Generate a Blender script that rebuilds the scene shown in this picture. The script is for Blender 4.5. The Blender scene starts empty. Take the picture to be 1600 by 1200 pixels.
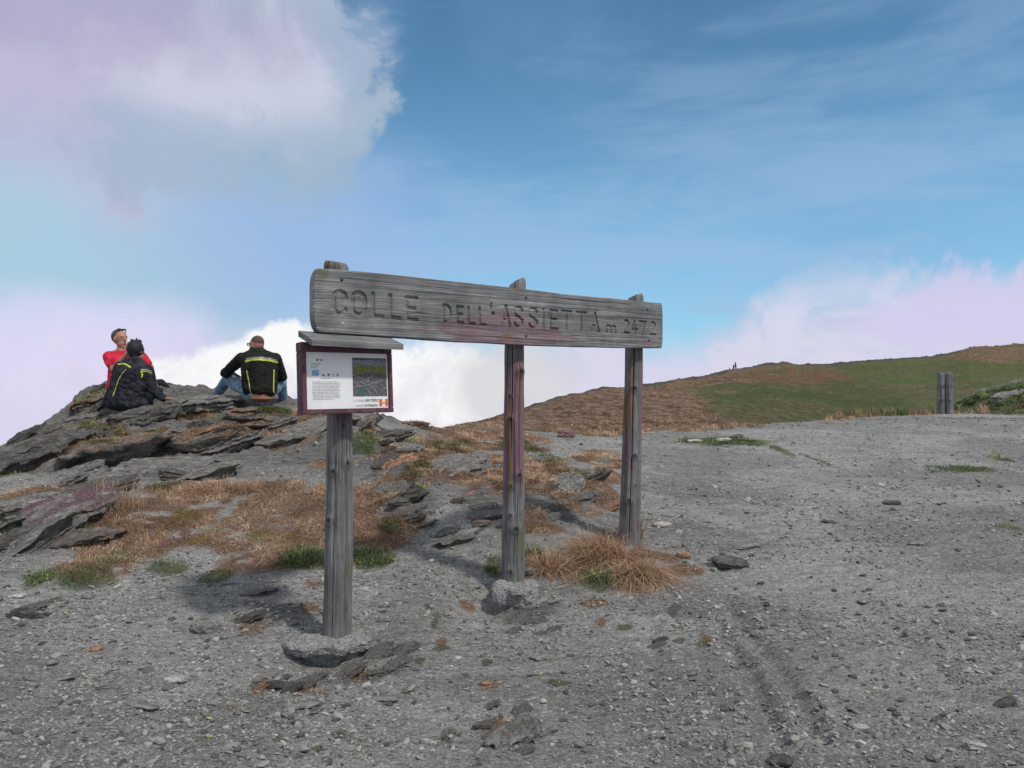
import bpy, bmesh, math
import numpy as np
from mathutils import Vector, Matrix, Quaternion
from mathutils.bvhtree import BVHTree

# ------------------------------------------------------------------ camera, light, sky
EYE = 1.6
F = 1200.0
SC = bpy.context.scene
COL = SC.collection
R = math.radians
cam_d = bpy.data.cameras.new("camera")
cam_d.sensor_width = 36.0
cam_d.lens = 27.0
cam_d.clip_start = 0.05
cam_d.clip_end = 5000.0
cam = bpy.data.objects.new("camera", cam_d)
cam.location = (0, 0, EYE)
cam.rotation_euler = (R(90), 0, 0)
COL.objects.link(cam)
SC.camera = cam
SC.view_settings.view_transform = 'Standard'
SC.view_settings.look = 'None'
SC.view_settings.exposure = 0.0
SC.view_settings.gamma = 1.0
SC.view_settings.use_curve_mapping = False

SUN_EL = R(54)
SUN_AZ = math.atan2(0.80, -0.60)
sun_dir = Vector((math.sin(SUN_AZ) * math.cos(SUN_EL), math.cos(SUN_AZ) * math.cos(SUN_EL), math.sin(SUN_EL)))
sl = bpy.data.lights.new("sun", 'SUN')
sl.energy = 2.5
sl.angle = R(3.5)
sl.color = (1.0, 0.95, 0.88)
sun = bpy.data.objects.new("sun", sl)
sun.rotation_mode = 'QUATERNION'
sun.rotation_quaternion = sun_dir.to_track_quat('Z', 'Y')
sun.location = (6, -6, 12)
COL.objects.link(sun)


class NT:
    """small wrapper that makes node graphs short to write"""
    def __init__(s, tree):
        s.t = tree
        s.n = tree.nodes
        s.l = tree.links

    def put(s, sock, v):
        if v is None:
            return
        if isinstance(v, bpy.types.NodeSocket):
            s.l.new(v, sock)
        elif isinstance(v, (tuple, list)):
            if len(sock.default_value) == 4 and len(v) == 3:
                v = tuple(v) + (1.0,)
            sock.default_value = v
        else:
            try:
                sock.default_value = v
            except TypeError:
                sock.default_value = (v, v, v)

    def node(s, typ, ins=None, **kw):
        nd = s.n.new(typ)
        for k, v in kw.items():
            setattr(nd, k, v)
        for k, v in (ins or {}).items():
            s.put(nd.inputs[k], v)
        return nd

    def m(s, op, a, b=None, c=None, clamp=False):
        nd = s.n.new('ShaderNodeMath')
        nd.operation = op
        nd.use_clamp = clamp
        s.put(nd.inputs[0], a)
        s.put(nd.inputs[1], b)
        s.put(nd.inputs[2], c)
        return nd.outputs[0]

    def vm(s, op, a, b=None):
        nd = s.n.new('ShaderNodeVectorMath')
        nd.operation = op
        s.put(nd.inputs[0], a)
        s.put(nd.inputs[1], b)
        return nd.outputs['Value'] if op in ('LENGTH', 'DOT_PRODUCT') else nd.outputs[0]

    def mix(s, f, a, b, mode='MIX'):
        nd = s.n.new('ShaderNodeMix')
        nd.data_type = 'RGBA'
        nd.blend_type = mode
        s.put(nd.inputs[0], f)
        s.put(nd.inputs[6], a)
        s.put(nd.inputs[7], b)
        return nd.outputs[2]

    def sstep(s, v, lo, hi, a=0.0, b=1.0):
        nd = s.n.new('ShaderNodeMapRange')
        nd.interpolation_type = 'SMOOTHSTEP'
        s.put(nd.inputs[0], v)
        s.put(nd.inputs[1], lo)
        s.put(nd.inputs[2], hi)
        s.put(nd.inputs[3], a)
        s.put(nd.inputs[4], b)
        return nd.outputs[0]

    def noise(s, vec, scale, detail=4.0, rough=0.55, dist=0.0):
        nd = s.n.new('ShaderNodeTexNoise')
        s.put(nd.inputs['Vector'], vec)
        s.put(nd.inputs['Scale'], scale)
        s.put(nd.inputs['Detail'], detail)
        s.put(nd.inputs['Roughness'], rough)
        s.put(nd.inputs['Distortion'], dist)
        return nd.outputs[0]

    def ramp(s, f, stops):
        nd = s.n.new('ShaderNodeValToRGB')
        els = nd.color_ramp.elements
        while len(els) < len(stops):
            els.new(0.5)
        for e, (p, c) in zip(els, stops):
            e.position = p
            e.color = (c, c, c, 1) if isinstance(c, (int, float)) else tuple(c) + (1,)
        s.put(nd.inputs[0], f)
        return nd.outputs[0]

    def attr(s, name):
        nd = s.n.new('ShaderNodeAttribute')
        nd.attribute_name = name
        return nd.outputs['Fac']


def srgb(r, g, b):
    def f(c):
        c /= 255.0
        return c / 12.92 if c <= 0.04045 else ((c + 0.055) / 1.055) ** 2.4
    return (f(r), f(g), f(b))


def sky_world():
    w = bpy.data.worlds.new("World")
    SC.world = w
    w.use_nodes = True
    t = NT(w.node_tree)
    w.node_tree.nodes.clear()
    sky = t.node('ShaderNodeTexSky', sky_type='NISHITA')
    sky.sun_disc = False
    sky.sun_elevation = SUN_EL
    sky.sun_rotation = SUN_AZ
    sky.altitude = 2472
    sky.air_density = 1.0
    sky.dust_density = 0.6
    sky.ozone_density = 1.0
    K = 0.10
    co = t.node('ShaderNodeTexCoord').outputs['Generated']
    sep = t.node('ShaderNodeSeparateXYZ', {0: co})
    dz = sep.outputs[2]
    dx = sep.outputs[0]
    n1 = t.noise(co, 3.2, 9.0, 0.56, 0.25)
    n2 = t.noise(co, 9.0, 8.0, 0.6, 0.3)
    n3 = t.m('ADD', t.m('MULTIPLY', n1, 0.62), t.m('MULTIPLY', t.noise(co, 7.0, 9.0, 0.62, 0.6), 0.38))
    n4 = t.noise(co, 5.5, 12.0, 0.66, 0.9)
    n5 = t.noise(t.vm('MULTIPLY', co, (1.0, 1.0, 4.4)), 2.4, 10.0, 0.60, 0.25)
    # clean alpine blue, slightly paler towards the horizon
    base = t.mix(1.0, sky.outputs[0], (0.90, 1.36, 1.34), 'MULTIPLY')
    veil = t.sstep(dz, 0.40, 0.05, 0.0, 0.6)
    col = t.mix(veil, base, tuple(c / K for c in srgb(146, 193, 232)))
    thin = t.m('MULTIPLY', t.sstep(n1, 0.5, 0.72), 0.30)
    col = t.mix(thin, col, tuple(c / K for c in srgb(128, 172, 212)))

    bands = t.m('MULTIPLY', t.sstep(n5, 0.42, 0.60), t.sstep(dz, 0.50, 0.10, 0.20, 0.5))
    col = t.mix(bands, col, tuple(c / K for c in srgb(160, 192, 224)))

    def blob(col, px, py, rx, ry, c, op, soft=0.35, k=1.6, nz=n1):
        c0 = Vector(((px - 800) / F, 1, (600 - py) / F)).normalized()
        s = 1.0 / c0.y if c0.y > 0 else 1
        d = t.vm('SUBTRACT', co, tuple(c0))
        q = c0.y
        d = t.vm('MULTIPLY', d, (F / rx / q, F / max(rx, ry) / q, F / ry / q))
        d = t.vm('LENGTH', d)
        d = t.m('ADD', d, t.m('MULTIPLY', t.m('SUBTRACT', nz, 0.5), k))
        m = t.sstep(d, 1 + soft, 1 - soft, 0.0, op)
        return t.mix(m, col, tuple(x / K for x in c))

    # unseen broken cloud, added outside the view for brighter neutral ambient light
    dy = sep.outputs[1]
    away = t.m('MAXIMUM', t.sstep(dy, 0.62, 0.30), t.sstep(dz, 0.52, 0.68))
    cov = t.m('MULTIPLY', t.sstep(n1, 0.40, 0.54), away)
    col = t.mix(t.m('MULTIPLY', cov, 0.92), col, tuple(c / K for c in srgb(226, 224, 226)))
    # pale veil over the left of the sky
    col = blob(col, 60, 430, 420, 260, srgb(172, 204, 222), 0.92, 0.5, 1.0)
    col = blob(col, 430, 370, 200, 150, srgb(158, 182, 228), 0.6, 0.6, 1.2)
    # the large grey and lavender cloud at the upper left
    col = blob(col, 190, 30, 370, 235, srgb(176, 186, 206), 0.94, 0.20, 3.4, n4)
    col = blob(col, 455, 140, 150, 125, srgb(168, 187, 204), 0.88, 0.24, 3.6, n4)
    col = blob(col, 560, 70, 60, 70, srgb(160, 178, 208), 0.6, 0.5, 4.0, n4)
    col = blob(col, 110, 170, 240, 150, srgb(196, 190, 216), 0.75, 0.5, 2.6, n4)
    col = blob(col, 350, 130, 120, 90, srgb(205, 208, 226), 0.85, 0.5, 5.0, n4)
    col = blob(col, 300, 250, 260, 60, srgb(158, 182, 204), 0.7, 0.5, 4.5, n4)
    col = blob(col, 180, 20, 260, 60, srgb(172, 166, 198), 0.6, 0.6, 2.4, n2)
    # cloud bank that lies all along the horizon
    hi = t.m('ADD', dz, t.m('MULTIPLY', t.m('SUBTRACT', n1, 0.5), -0.22))
    hi = t.m('ADD', hi, t.m('MULTIPLY', t.m('SUBTRACT', n4, 0.5), -0.16))
    hi = t.m('ADD', hi, t.m('MULTIPLY', dx, -0.035))
    col = t.mix(t.sstep(hi, 0.098, 0.015, 0.0, 0.9), col, tuple(x / K for x in srgb(202, 203, 227)))
    puff = t.m('MULTIPLY', t.sstep(n4, 0.46, 0.60), t.sstep(hi, 0.10, 0.02))
    col = t.mix(t.m('MULTIPLY', puff, 0.45), col, tuple(x / K for x in srgb(231, 229, 243)))
    hi2 = t.m('ADD', dz, t.m('MULTIPLY', t.m('SUBTRACT', n2, 0.5), -0.16))
    col = t.mix(t.sstep(hi2, 0.06, -0.01, 0.0, 0.75), col, tuple(x / K for x in srgb(222, 218, 240)))
    col = blob(col, 1540, 500, 190, 75, srgb(213, 206, 236), 0.85, 0.3, 3.2, n4)
    col = blob(col, 120, 540, 200, 80, srgb(226, 218, 246), 0.75, 0.5, 1.3, n2)
    # bright cumulus
    for (px, py, rx, ry) in ((360, 590, 125, 48), (440, 570, 70, 52), (280, 600, 70, 35), (455, 540, 45, 30), (590, 590, 70, 50), (705, 612, 110, 62), (650, 640, 90, 50)):
        col = blob(col, px, py, rx, ry, srgb(250, 250, 251), 0.97, 0.2, 2.4, n2)
    col = blob(col, 800, 610, 90, 70, srgb(216, 216, 220), 0.9, 0.4, 1.6, n2)
    col = t.mix(t.m('MULTIPLY', t.m('MULTIPLY', t.sstep(n4, 0.50, 0.62), t.sstep(dz, 0.07, 0.02)), 0.45), col, tuple(x / K for x in srgb(214, 213, 226)))
    shade = t.m('MULTIPLY', t.sstep(n2, 0.50, 0.70), t.sstep(dz, 0.05, 0.0))
    col = t.mix(t.m('MULTIPLY', shade, 0.5), col, tuple(x / K for x in srgb(205, 203, 215)))
    bg = t.node('ShaderNodeBackground', {'Color': col, 'Strength': K})
    out = t.node('ShaderNodeOutputWorld')
    t.l.new(bg.outputs[0], out.inputs[0])


sky_world()

# ------------------------------------------------------------------ helpers
rng = np.random.default_rng(7)


def _h(ix, iy, iz, seed):
    h = (ix.astype(np.int64) * 374761393 + iy.astype(np.int64) * 668265263 + iz.astype(np.int64) * 2147483647 + seed * 974711) & 0xffffffff
    h = ((h ^ (h >> 13)) * 1274126177) & 0xffffffff
    h = ((h ^ (h >> 16)) * 2246822519) & 0xffffffff
    return ((h ^ (h >> 15)) & 0xffff) / 65535.0


def vn(x, y, z=None, seed=0):
    """value noise, 0..1"""
    x = np.asarray(x, float); y = np.asarray(y, float)
    ix = np.floor(x); iy = np.floor(y)
    fx = x - ix; fy = y - iy
    fx = fx * fx * (3 - 2 * fx); fy = fy * fy * (3 - 2 * fy)
    if z is None:
        zz = np.zeros_like(ix)
        a = _h(ix, iy, zz, seed); b = _h(ix + 1, iy, zz, seed)
        c = _h(ix, iy + 1, zz, seed); d = _h(ix + 1, iy + 1, zz, seed)
        return (a + (b - a) * fx) * (1 - fy) + (c + (d - c) * fx) * fy
    z = np.asarray(z, float)
    iz = np.floor(z); fz = z - iz; fz = fz * fz * (3 - 2 * fz)
    r = []
    for k in (0, 1):
        a = _h(ix, iy, iz + k, seed); b = _h(ix + 1, iy, iz + k, seed)
        c = _h(ix, iy + 1, iz + k, seed); d = _h(ix + 1, iy + 1, iz + k, seed)
        r.append((a + (b - a) * fx) * (1 - fy) + (c + (d - c) * fx) * fy)
    return r[0] + (r[1] - r[0]) * fz


def fbm(x, y, z=None, octv=4, seed=0, g=0.5):
    s = 0; a = 1; n = 0
    for o in range(octv):
        k = 2.03 ** o
        s = s + a * vn(x * k + 17.3 * o, y * k + 5.1 * o, None if z is None else z * k + 3.7 * o, seed + o)
        n += a
        a *= g
    return s / n


def sst(v, lo, hi):
    t = np.clip((v - lo) / (hi - lo), 0, 1)
    return t * t * (3 - 2 * t)


def mesh_np(name, V, Fs, attrs=None, smooth=False):
    """Fs: one int array (n,k) or a list of them"""
    if not isinstance(Fs, (list, tuple)):
        Fs = [Fs]
    me = bpy.data.meshes.new(name)
    V = np.ascontiguousarray(V, dtype=np.float32)
    me.vertices.add(len(V))
    me.vertices.foreach_set('co', V.ravel())
    loops = np.concatenate([f.ravel() for f in Fs]).astype(np.int32)
    tot = np.concatenate([np.full(len(f), f.shape[1]) for f in Fs]).astype(np.int32)
    st = np.concatenate([[0], np.cumsum(tot)[:-1]]).astype(np.int32)
    me.loops.add(len(loops))
    me.loops.foreach_set('vertex_index', loops)
    me.polygons.add(len(tot))
    me.polygons.foreach_set('loop_start', st)
    me.polygons.foreach_set('loop_total', tot)
    me.polygons.foreach_set('use_smooth', np.full(len(tot), smooth))
    me.update(calc_edges=True)
    for k, a in (attrs or {}).items():
        at_ = me.attributes.new(k, 'FLOAT', 'POINT')
        at_.data.foreach_set('value', np.ascontiguousarray(a, dtype=np.float32))
    return me


def link(name, me, mat=None, parent=None, loc=None):
    o = bpy.data.objects.new(name, me)
    COL.objects.link(o)
    if mat is not None and me is not None and len(me.materials) == 0:
        me.materials.append(mat)
    if parent is not None:
        o.parent = parent
        # children are authored in world space unless their parent was moved there first
        o.matrix_parent_inverse = Matrix.Identity(4)
    if loc is not None:
        o.location = loc
    return o


def tag(o, label=None, cat=None, group=None, kind=None):
    if label: o['label'] = label
    if cat: o['category'] = cat
    if group: o['group'] = group
    if kind: o['kind'] = kind
    return o


def empty(name, loc=(0, 0, 0)):
    o = bpy.data.objects.new(name, None)
    o.empty_display_size = 0.2
    o.location = loc
    COL.objects.link(o)
    return o


def at(px, py, Y):
    """place in the scene seen at photo pixel (px,py) at distance Y"""
    return Vector(((px - 800) / F * Y, Y, EYE + (600 - py) / F * Y))


def grid_faces(nr, nc):
    i = np.arange(nr - 1)[:, None] * nc + np.arange(nc - 1)[None, :]
    return np.stack([i, i + 1, i + nc + 1, i + nc], -1).reshape(-1, 4)


def mat_new(name, rough=0.9, spec=0.25):
    m = bpy.data.materials.new(name)
    m.use_nodes = True
    t = NT(m.node_tree)
    b = m.node_tree.nodes['Principled BSDF']
    b.inputs['Roughness'].default_value = rough
    b.inputs['Specular IOR Level'].default_value = spec
    return m, t, b


def plain(name, col, rough=0.8, spec=0.3, var=0.12, scale=30, bump=0.0):
    m, t, b = mat_new(name, rough, spec)
    co = t.node('ShaderNodeTexCoord').outputs['Object']
    n = t.noise(co, scale, 5, 0.6)
    f = t.sstep(n, 0.25, 0.75, 1 - var * 2, 1 + var * 2)
    nd = t.node('ShaderNodeVectorMath', operation='SCALE')
    nd.inputs[0].default_value = col
    t.l.new(f, nd.inputs['Scale'])
    t.l.new(nd.outputs[0], b.inputs['Base Color'])
    if bump:
        bp = t.node('ShaderNodeBump', {'Height': n, 'Strength': bump, 'Distance': 0.01})
        t.l.new(bp.outputs[0], b.inputs['Normal'])
    return m


# ------------------------------------------------------------------ terrain heights
ctrl = []
def C(px, py, Y): ctrl.append(tuple(at(px, py, Y)))
def W(x, y, z): ctrl.append((x, y, z))
for x in (-9, -4, 0, 4, 9): W(x, -1.5, 0.0)
for x in (-4, -1.5, 1.5, 4, 8): W(x, 2.6, 0.0)
for x in (-6, -3.6): W(x, 3.8, 0.0)
C(527, 1015, 4.75); C(470, 1050, 4.4); C(800, 940, 5.5); C(803, 912, 5.78); C(990, 862, 6.5)
W(4, 5, .09); W(2.5, 6.2, .17); W(6, 6.5, .2); W(4, 8, .3); W(9, 8, .3); W(3, 10, .42); W(9, 12, .54); W(14, 10, .4); W(3, 13, .62); W(12, 15, .7); W(6, 15, .71)
C(900, 681, 14); C(1050, 673, 15); C(1200, 665, 16); C(1370, 651, 18.5); C(1475, 647, 19); C(1600, 645, 20)
C(1540, 640, 21.5); C(1600, 606, 22.5); C(1680, 590, 23); C(1480, 654, 21.5); C(1515, 650, 22); C(1440, 656, 21.5); C(1380, 658, 20.5)
C(100, 960, 5.2); C(300, 930, 5.6); C(100, 882, 6.1); C(300, 880, 6.2); C(500, 885, 6.1); C(650, 850, 6.6)
C(-200, 890, 6.1); C(150, 800, 7.0); C(350, 790, 7.3); C(550, 790, 7.2); C(250, 752, 8); C(450, 748, 8.1); C(600, 742, 8.2)
C(20, 765, 7.8); C(-200, 790, 7.6); C(700, 800, 7.0); C(700, 765, 7.7); C(880, 780, 7.6); C(900, 730, 9.5); C(760, 705, 10.5); C(640, 702, 10)
C(660, 668, 12); C(740, 667, 13.2); C(830, 672, 13.6)
C(470, 634, 10.6); C(405, 629, 10.8); C(340, 617, 11); C(270, 622, 10.8); C(225, 641, 10.5); C(185, 632, 10.7); C(155, 604, 11.4); C(118, 636, 11); C(105, 655, 10.8); C(50, 690, 10.5)
C(0, 707, 10.5); C(-150, 735, 10); C(-400, 760, 9)
C(200, 702, 9.2); C(350, 695, 9.3); C(480, 690, 9.2); C(560, 690, 9.3); C(560, 653, 10.6); C(100, 722, 9); C(300, 738, 8.5); C(30, 742, 8.6)
C(405, 655, 10.1); C(270, 660, 10.0); C(150, 668, 10.1)
W(-5.4, 12.3, 1.4); W(-3.4, 12.2, 1.25); W(-1.8, 13, .8); W(-8, 12, .3); W(-11, 11, 0)
ctrl = np.array(ctrl)
_n = len(ctrl)


def _tps(r2):
    return np.where(r2 > 1e-9, 0.5 * r2 * np.log(np.maximum(r2, 1e-9)), 0.0)


_A = np.zeros((_n + 3, _n + 3))
_d2 = ((ctrl[:, None, :2] - ctrl[None, :, :2]) ** 2).sum(-1)
_A[:_n, :_n] = _tps(_d2) + np.eye(_n) * 0.02
_A[:_n, _n] = 1; _A[:_n, _n + 1:] = ctrl[:, :2]
_A[_n, :_n] = 1; _A[_n + 1:, :_n] = ctrl[:, :2].T
_w = np.linalg.solve(_A, np.concatenate([ctrl[:, 2], [0, 0, 0]]))
EX = np.array([-60, -12, -8.5, -7.2, -6.2, -4.8, -3.4, -2.1, -1.4, -0.6, 1.2, 5.3, 8.8, 12.6, 14.0, 17, 60])
EY = np.array([9.5, 10.8, 11.2, 11.6, 12.6, 12.6, 12.2, 11.6, 12.5, 13.8, 14.3, 16.3, 18.9, 20.5, 24.5, 26, 30])


def base_h(x, y):
    xs = np.clip(x, -16, 20); ys = np.clip(y, -2, 25)
    z = _w[_n] + _w[_n + 1] * xs + _w[_n + 2] * ys
    for i in range(_n):
        z = z + _w[i] * _tps((xs - ctrl[i, 0]) ** 2 + (ys - ctrl[i, 1]) ** 2)
    w0 = sst(-y, -2.4, 0)
    z = z * (1 - w0)
    side = sst(np.abs(x), 13, 18) * sst(-y, -9, -7)
    z = z * (1 - side) + side * 0.1
    e = np.interp(x, EX, EY)
    d = np.maximum(y - e, 0)
    z = z - 0.55 * d ** 1.35
    return z


def hit(px, py):
    """where the view ray through photo pixel (px,py) meets the smooth ground"""
    ys = np.geomspace(1.8, 26, 700)
    x = (px - 800) / F * ys
    zr = EYE + (600 - py) / F * ys
    g = base_h(x, ys)
    k = np.nonzero(zr <= g)[0]
    i = k[0] if len(k) else len(ys) - 1
    return float(x[i]), float(ys[i])


def ell(px, py, w, h):
    cx, cy = hit(px, py)
    y0 = hit(px, py + h)[1]; y1 = hit(px, py - h)[1]
    ry = max(min((y1 - y0) / 2, 2.2), 0.03)
    return (cx, (y0 + y1) / 2, w / F * cy, ry)


BROWN = [ell(*a) for a in (
    (380, 820, 255, 52), (205, 850, 100, 36), (560, 832, 95, 46), (405, 768, 80, 12), (70, 776, 75, 10), (140, 893, 62, 18),
    (440, 880, 105, 26), (300, 770, 75, 16), (370, 662, 75, 10), (340, 682, 48, 10), (205, 688, 62, 10), (432, 690, 35, 14), (265, 655, 42, 7),
    (120, 667, 18, 9), (760, 690, 100, 20), (855, 700, 60, 30), (735, 742, 75, 18), (690, 700, 40, 20), (900, 678, 70, 8), (780, 755, 60, 22), (655, 715, 50, 18), (835, 812, 36, 12), (1040, 677, 120, 5),
    (1400, 649, 150, 4), (940, 772, 26, 22), (850, 760, 55, 20), (955, 890, 105, 42), (850, 885, 42, 26), (1075, 895, 30, 10), (620, 725, 38, 16),
    (500, 772, 20, 12), (650, 760, 25, 10), (600, 690, 25, 12), (850, 742, 60, 22), (700, 722, 75, 22), (560, 670, 30, 10), (470, 665, 40, 8), (1470, 648, 90, 5), (270, 705, 60, 10), (160, 690, 40, 10), (520, 730, 40, 8), (680, 735, 50, 16), (800, 735, 80, 20), (900, 790, 40, 16), (940, 720, 40, 12), (590, 770, 50, 14), (850, 830, 30, 10), (60, 850, 60, 12), (130, 655, 22, 6), (205, 662, 32, 6), (300, 646, 40, 6), (240, 682, 45, 8), (120, 692, 25, 8), (380, 700, 40, 7), (540, 655, 40, 6), (800, 770, 40, 8), (950, 745, 24, 12))]
SMALLBROWN = [ell(*a) for a in (
    (392, 985, 22, 11), (415, 1075, 22, 12), (365, 1111, 9, 5), (540, 1036, 45, 8), (765, 1066, 15, 8), (775, 1133, 18, 12),
    (938, 973, 10, 6), (480, 1078, 25, 6), (1105, 1005, 9, 7), (485, 958, 18, 6), (730, 925, 12, 6), (490, 918, 18, 5), (650, 825, 14, 8), (930, 945, 20, 7), (690, 1000, 8, 6))]
GREEN = [ell(*a) for a in (
    (75, 712, 38, 28), (130, 905, 45, 13), (66, 905, 18, 15), (180, 875, 30, 9), (262, 888, 34, 9), (335, 905, 24, 9), (478, 880, 40, 17),
    (582, 878, 36, 15), (575, 690, 34, 14), (606, 828, 20, 13), (640, 770, 30, 14), (20, 825, 34, 17), (772, 884, 13, 12), (935, 908, 26, 17),
    (1130, 690, 62, 6), (690, 672, 20, 6), (660, 700, 30, 12), (510, 690, 26, 9), (350, 655, 26, 8), (255, 765, 30, 7), (250, 690, 20, 7), (420, 640, 20, 5),
    (860, 720, 24, 10), (810, 700, 30, 10), (905, 745, 18, 10), (655, 745, 20, 9), (1310, 653, 90, 5), (1500, 735, 46, 5), (1560, 717, 10, 5),
    (480, 680, 20, 8), (700, 850, 20, 6), (290, 650, 16, 6), (130, 820, 22, 10), (180, 690, 22, 8), (1560, 640, 60, 22), (100, 690, 20, 12), (170, 662, 14, 5), (330, 668, 22, 6), (470, 652, 20, 6), (560, 708, 26, 9), (720, 700, 26, 8))] + [(15.4, 22.5, 3.6, 2.8), (18, 23.5, 3, 3)]
SMALLGREEN = [ell(*a) for a in (
    (380, 968, 12, 7), (680, 970, 6, 16), (690, 1010, 14, 5), (640, 1080, 10, 6), (530, 1150, 10, 7), (495, 1175, 12, 6), (760, 1030, 10, 6),
    (700, 1150, 12, 14), (590, 1090, 8, 6), (670, 948, 8, 6), (1060, 980, 5, 10), (975, 982, 14, 4), (870, 1065, 12, 5), (85, 938, 9, 6), (320, 1030, 9, 4), (655, 1030, 8, 5), (1220, 705, 9, 9), (1275, 720, 5, 10),
    (1575, 825, 16, 6), (1100, 1010, 14, 5), (880, 1065, 10, 4), (440, 1165, 12, 6))]
YELLOW = [ell(*a) for a in ((190, 797, 18, 8), (288, 810, 26, 7), (258, 838, 14, 6), (402, 845, 22, 9), (310, 852, 14, 7), (455, 845, 12, 7), (335, 835, 10, 4), (355, 817, 8, 5))]
ROCK = [ell(*a) for a in (
    (60, 700, 110, 45), (150, 650, 60, 45), (220, 665, 110, 30), (400, 640, 90, 14), (300, 715, 190, 24), (250, 730, 150, 20), (690, 742, 55, 26),
    (780, 800, 75, 40), (880, 765, 40, 30), (620, 745, 60, 20), (500, 660, 90, 20), (90, 800, 80, 38), (440, 960, 60, 18), (540, 1050, 80, 16),
    (810, 1140, 50, 22), (830, 955, 50, 12), (500, 710, 60, 15), (860, 800, 60, 30), (570, 720, 60, 30), (640, 800, 60, 25))] + [(-4.8, 11.5, 3.2, 1.2)]


def emask(lst, x, y, soft=0.22, k=0.55, seed=3, sc=3.0):
    out = np.zeros_like(x)
    nz = (fbm(x * sc, y * sc, octv=4, seed=seed) - 0.5) * 2 * k
    for (cx, cy, rx, ry) in lst:
        d = np.sqrt(((x - cx) / rx) ** 2 + ((y - cy) / ry) ** 2) + nz
        out = np.maximum(out, 1 - sst(d, 1 - soft, 1 + soft))
    return out


P1C = at(526, 990, 4.87)
P2C = at(801, 905, 5.78)
P3C = at(982, 850, 6.57)


def ground_h(x, y, fine=True):
    z = base_h(x, y)
    rm = emask(ROCK, x, y, 0.4, 0.4, 11, 2.0)
    z = z + (fbm(x * 0.9, y * 0.9, octv=3, seed=21) - 0.5) * 0.07
    bm = emask(BROWN, x, y, 0.4, 0.3, 5, 3.0)
    z = z + bm * 0.02
    # schist: thin plates that rise to the right, broken into steps
    u = x * 0.94 + y * 0.34; v = -x * 0.34 + y * 0.94
    warp = fbm(x * 1.3, y * 1.3, octv=3, seed=31) * 2.2
    s1 = (v * 3.1 + warp * 1.2 + u * 0.25)
    fr = s1 - np.floor(s1)
    step = np.where(fr < 0.82, fr / 0.82, (1 - fr) / 0.18)
    am = _h(np.floor(s1), np.floor(u * 0.8 + np.floor(s1) * 0.37), np.zeros_like(x), 5)
    z = z + rm * (step - 0.5) * (0.05 + 0.12 * am)
    s2 = v * 11 + warp * 5 + u * 1.3
    f2 = s2 - np.floor(s2)
    z = z + rm * (np.where(f2 < 0.75, f2 / 0.75, (1 - f2) / 0.25) - 0.5) * 0.035 * (0.4 + am)
    z = z + rm * (fbm(x * 4, y * 4, octv=4, seed=41) - 0.5) * 0.17
    if fine:
        z = z + (fbm(u * 5, v * 11, octv=4, seed=51, g=0.6) - 0.5) * (0.028 + 0.02 * rm)
        z = z + np.maximum(fbm(u * 16, v * 30, octv=3, seed=61, g=0.6) - 0.5, 0) * 0.035
    # hollows that the rain has washed round the concrete feet
    for c, r, dpt, ox, oy in ((P1C, 0.42, 0.11, -0.02, -0.22), (P2C, 0.36, 0.16, -0.16, -0.16)):
        d = np.sqrt((x - c.x - ox) ** 2 + (y - c.y - oy) ** 2)
        z = z - dpt * np.exp(-(d / r) ** 2 * 1.6)
    # wheel and water ruts on the right
    for (x0, y0, x1, y1, dp) in ((1.52, 5.4, 1.43, 3.5, 0.040), (1.36, 5.0, 1.22, 3.5, 0.026), (0.95, 5.2, .70, 3.9, 0.018), (2.5, 5.6, 2.3, 3.9, 0.02), (-1.9, 4.6, -0.9, 3.4, .018)):
        tt = np.clip(((x - x0) * (x1 - x0) + (y - y0) * (y1 - y0)) / ((x1 - x0) ** 2 + (y1 - y0) ** 2), 0, 1)
        d = np.hypot(x - x0 - tt * (x1 - x0) + 0.06 * (vn(y * 3, y * 0, seed=8) - .5), y - y0 - tt * (y1 - y0))
        z = z - dp * (np.exp(-(d / 0.05) ** 2) - .45 * np.exp(-((d - .11) / .04) ** 2))
    return z


def gz(x, y):
    return float(ground_h(np.array([x]), np.array([y]))[0])


def on_ground(px, py):
    x, y = hit(px, py)
    return Vector((x, y, gz(x, y)))


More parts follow.
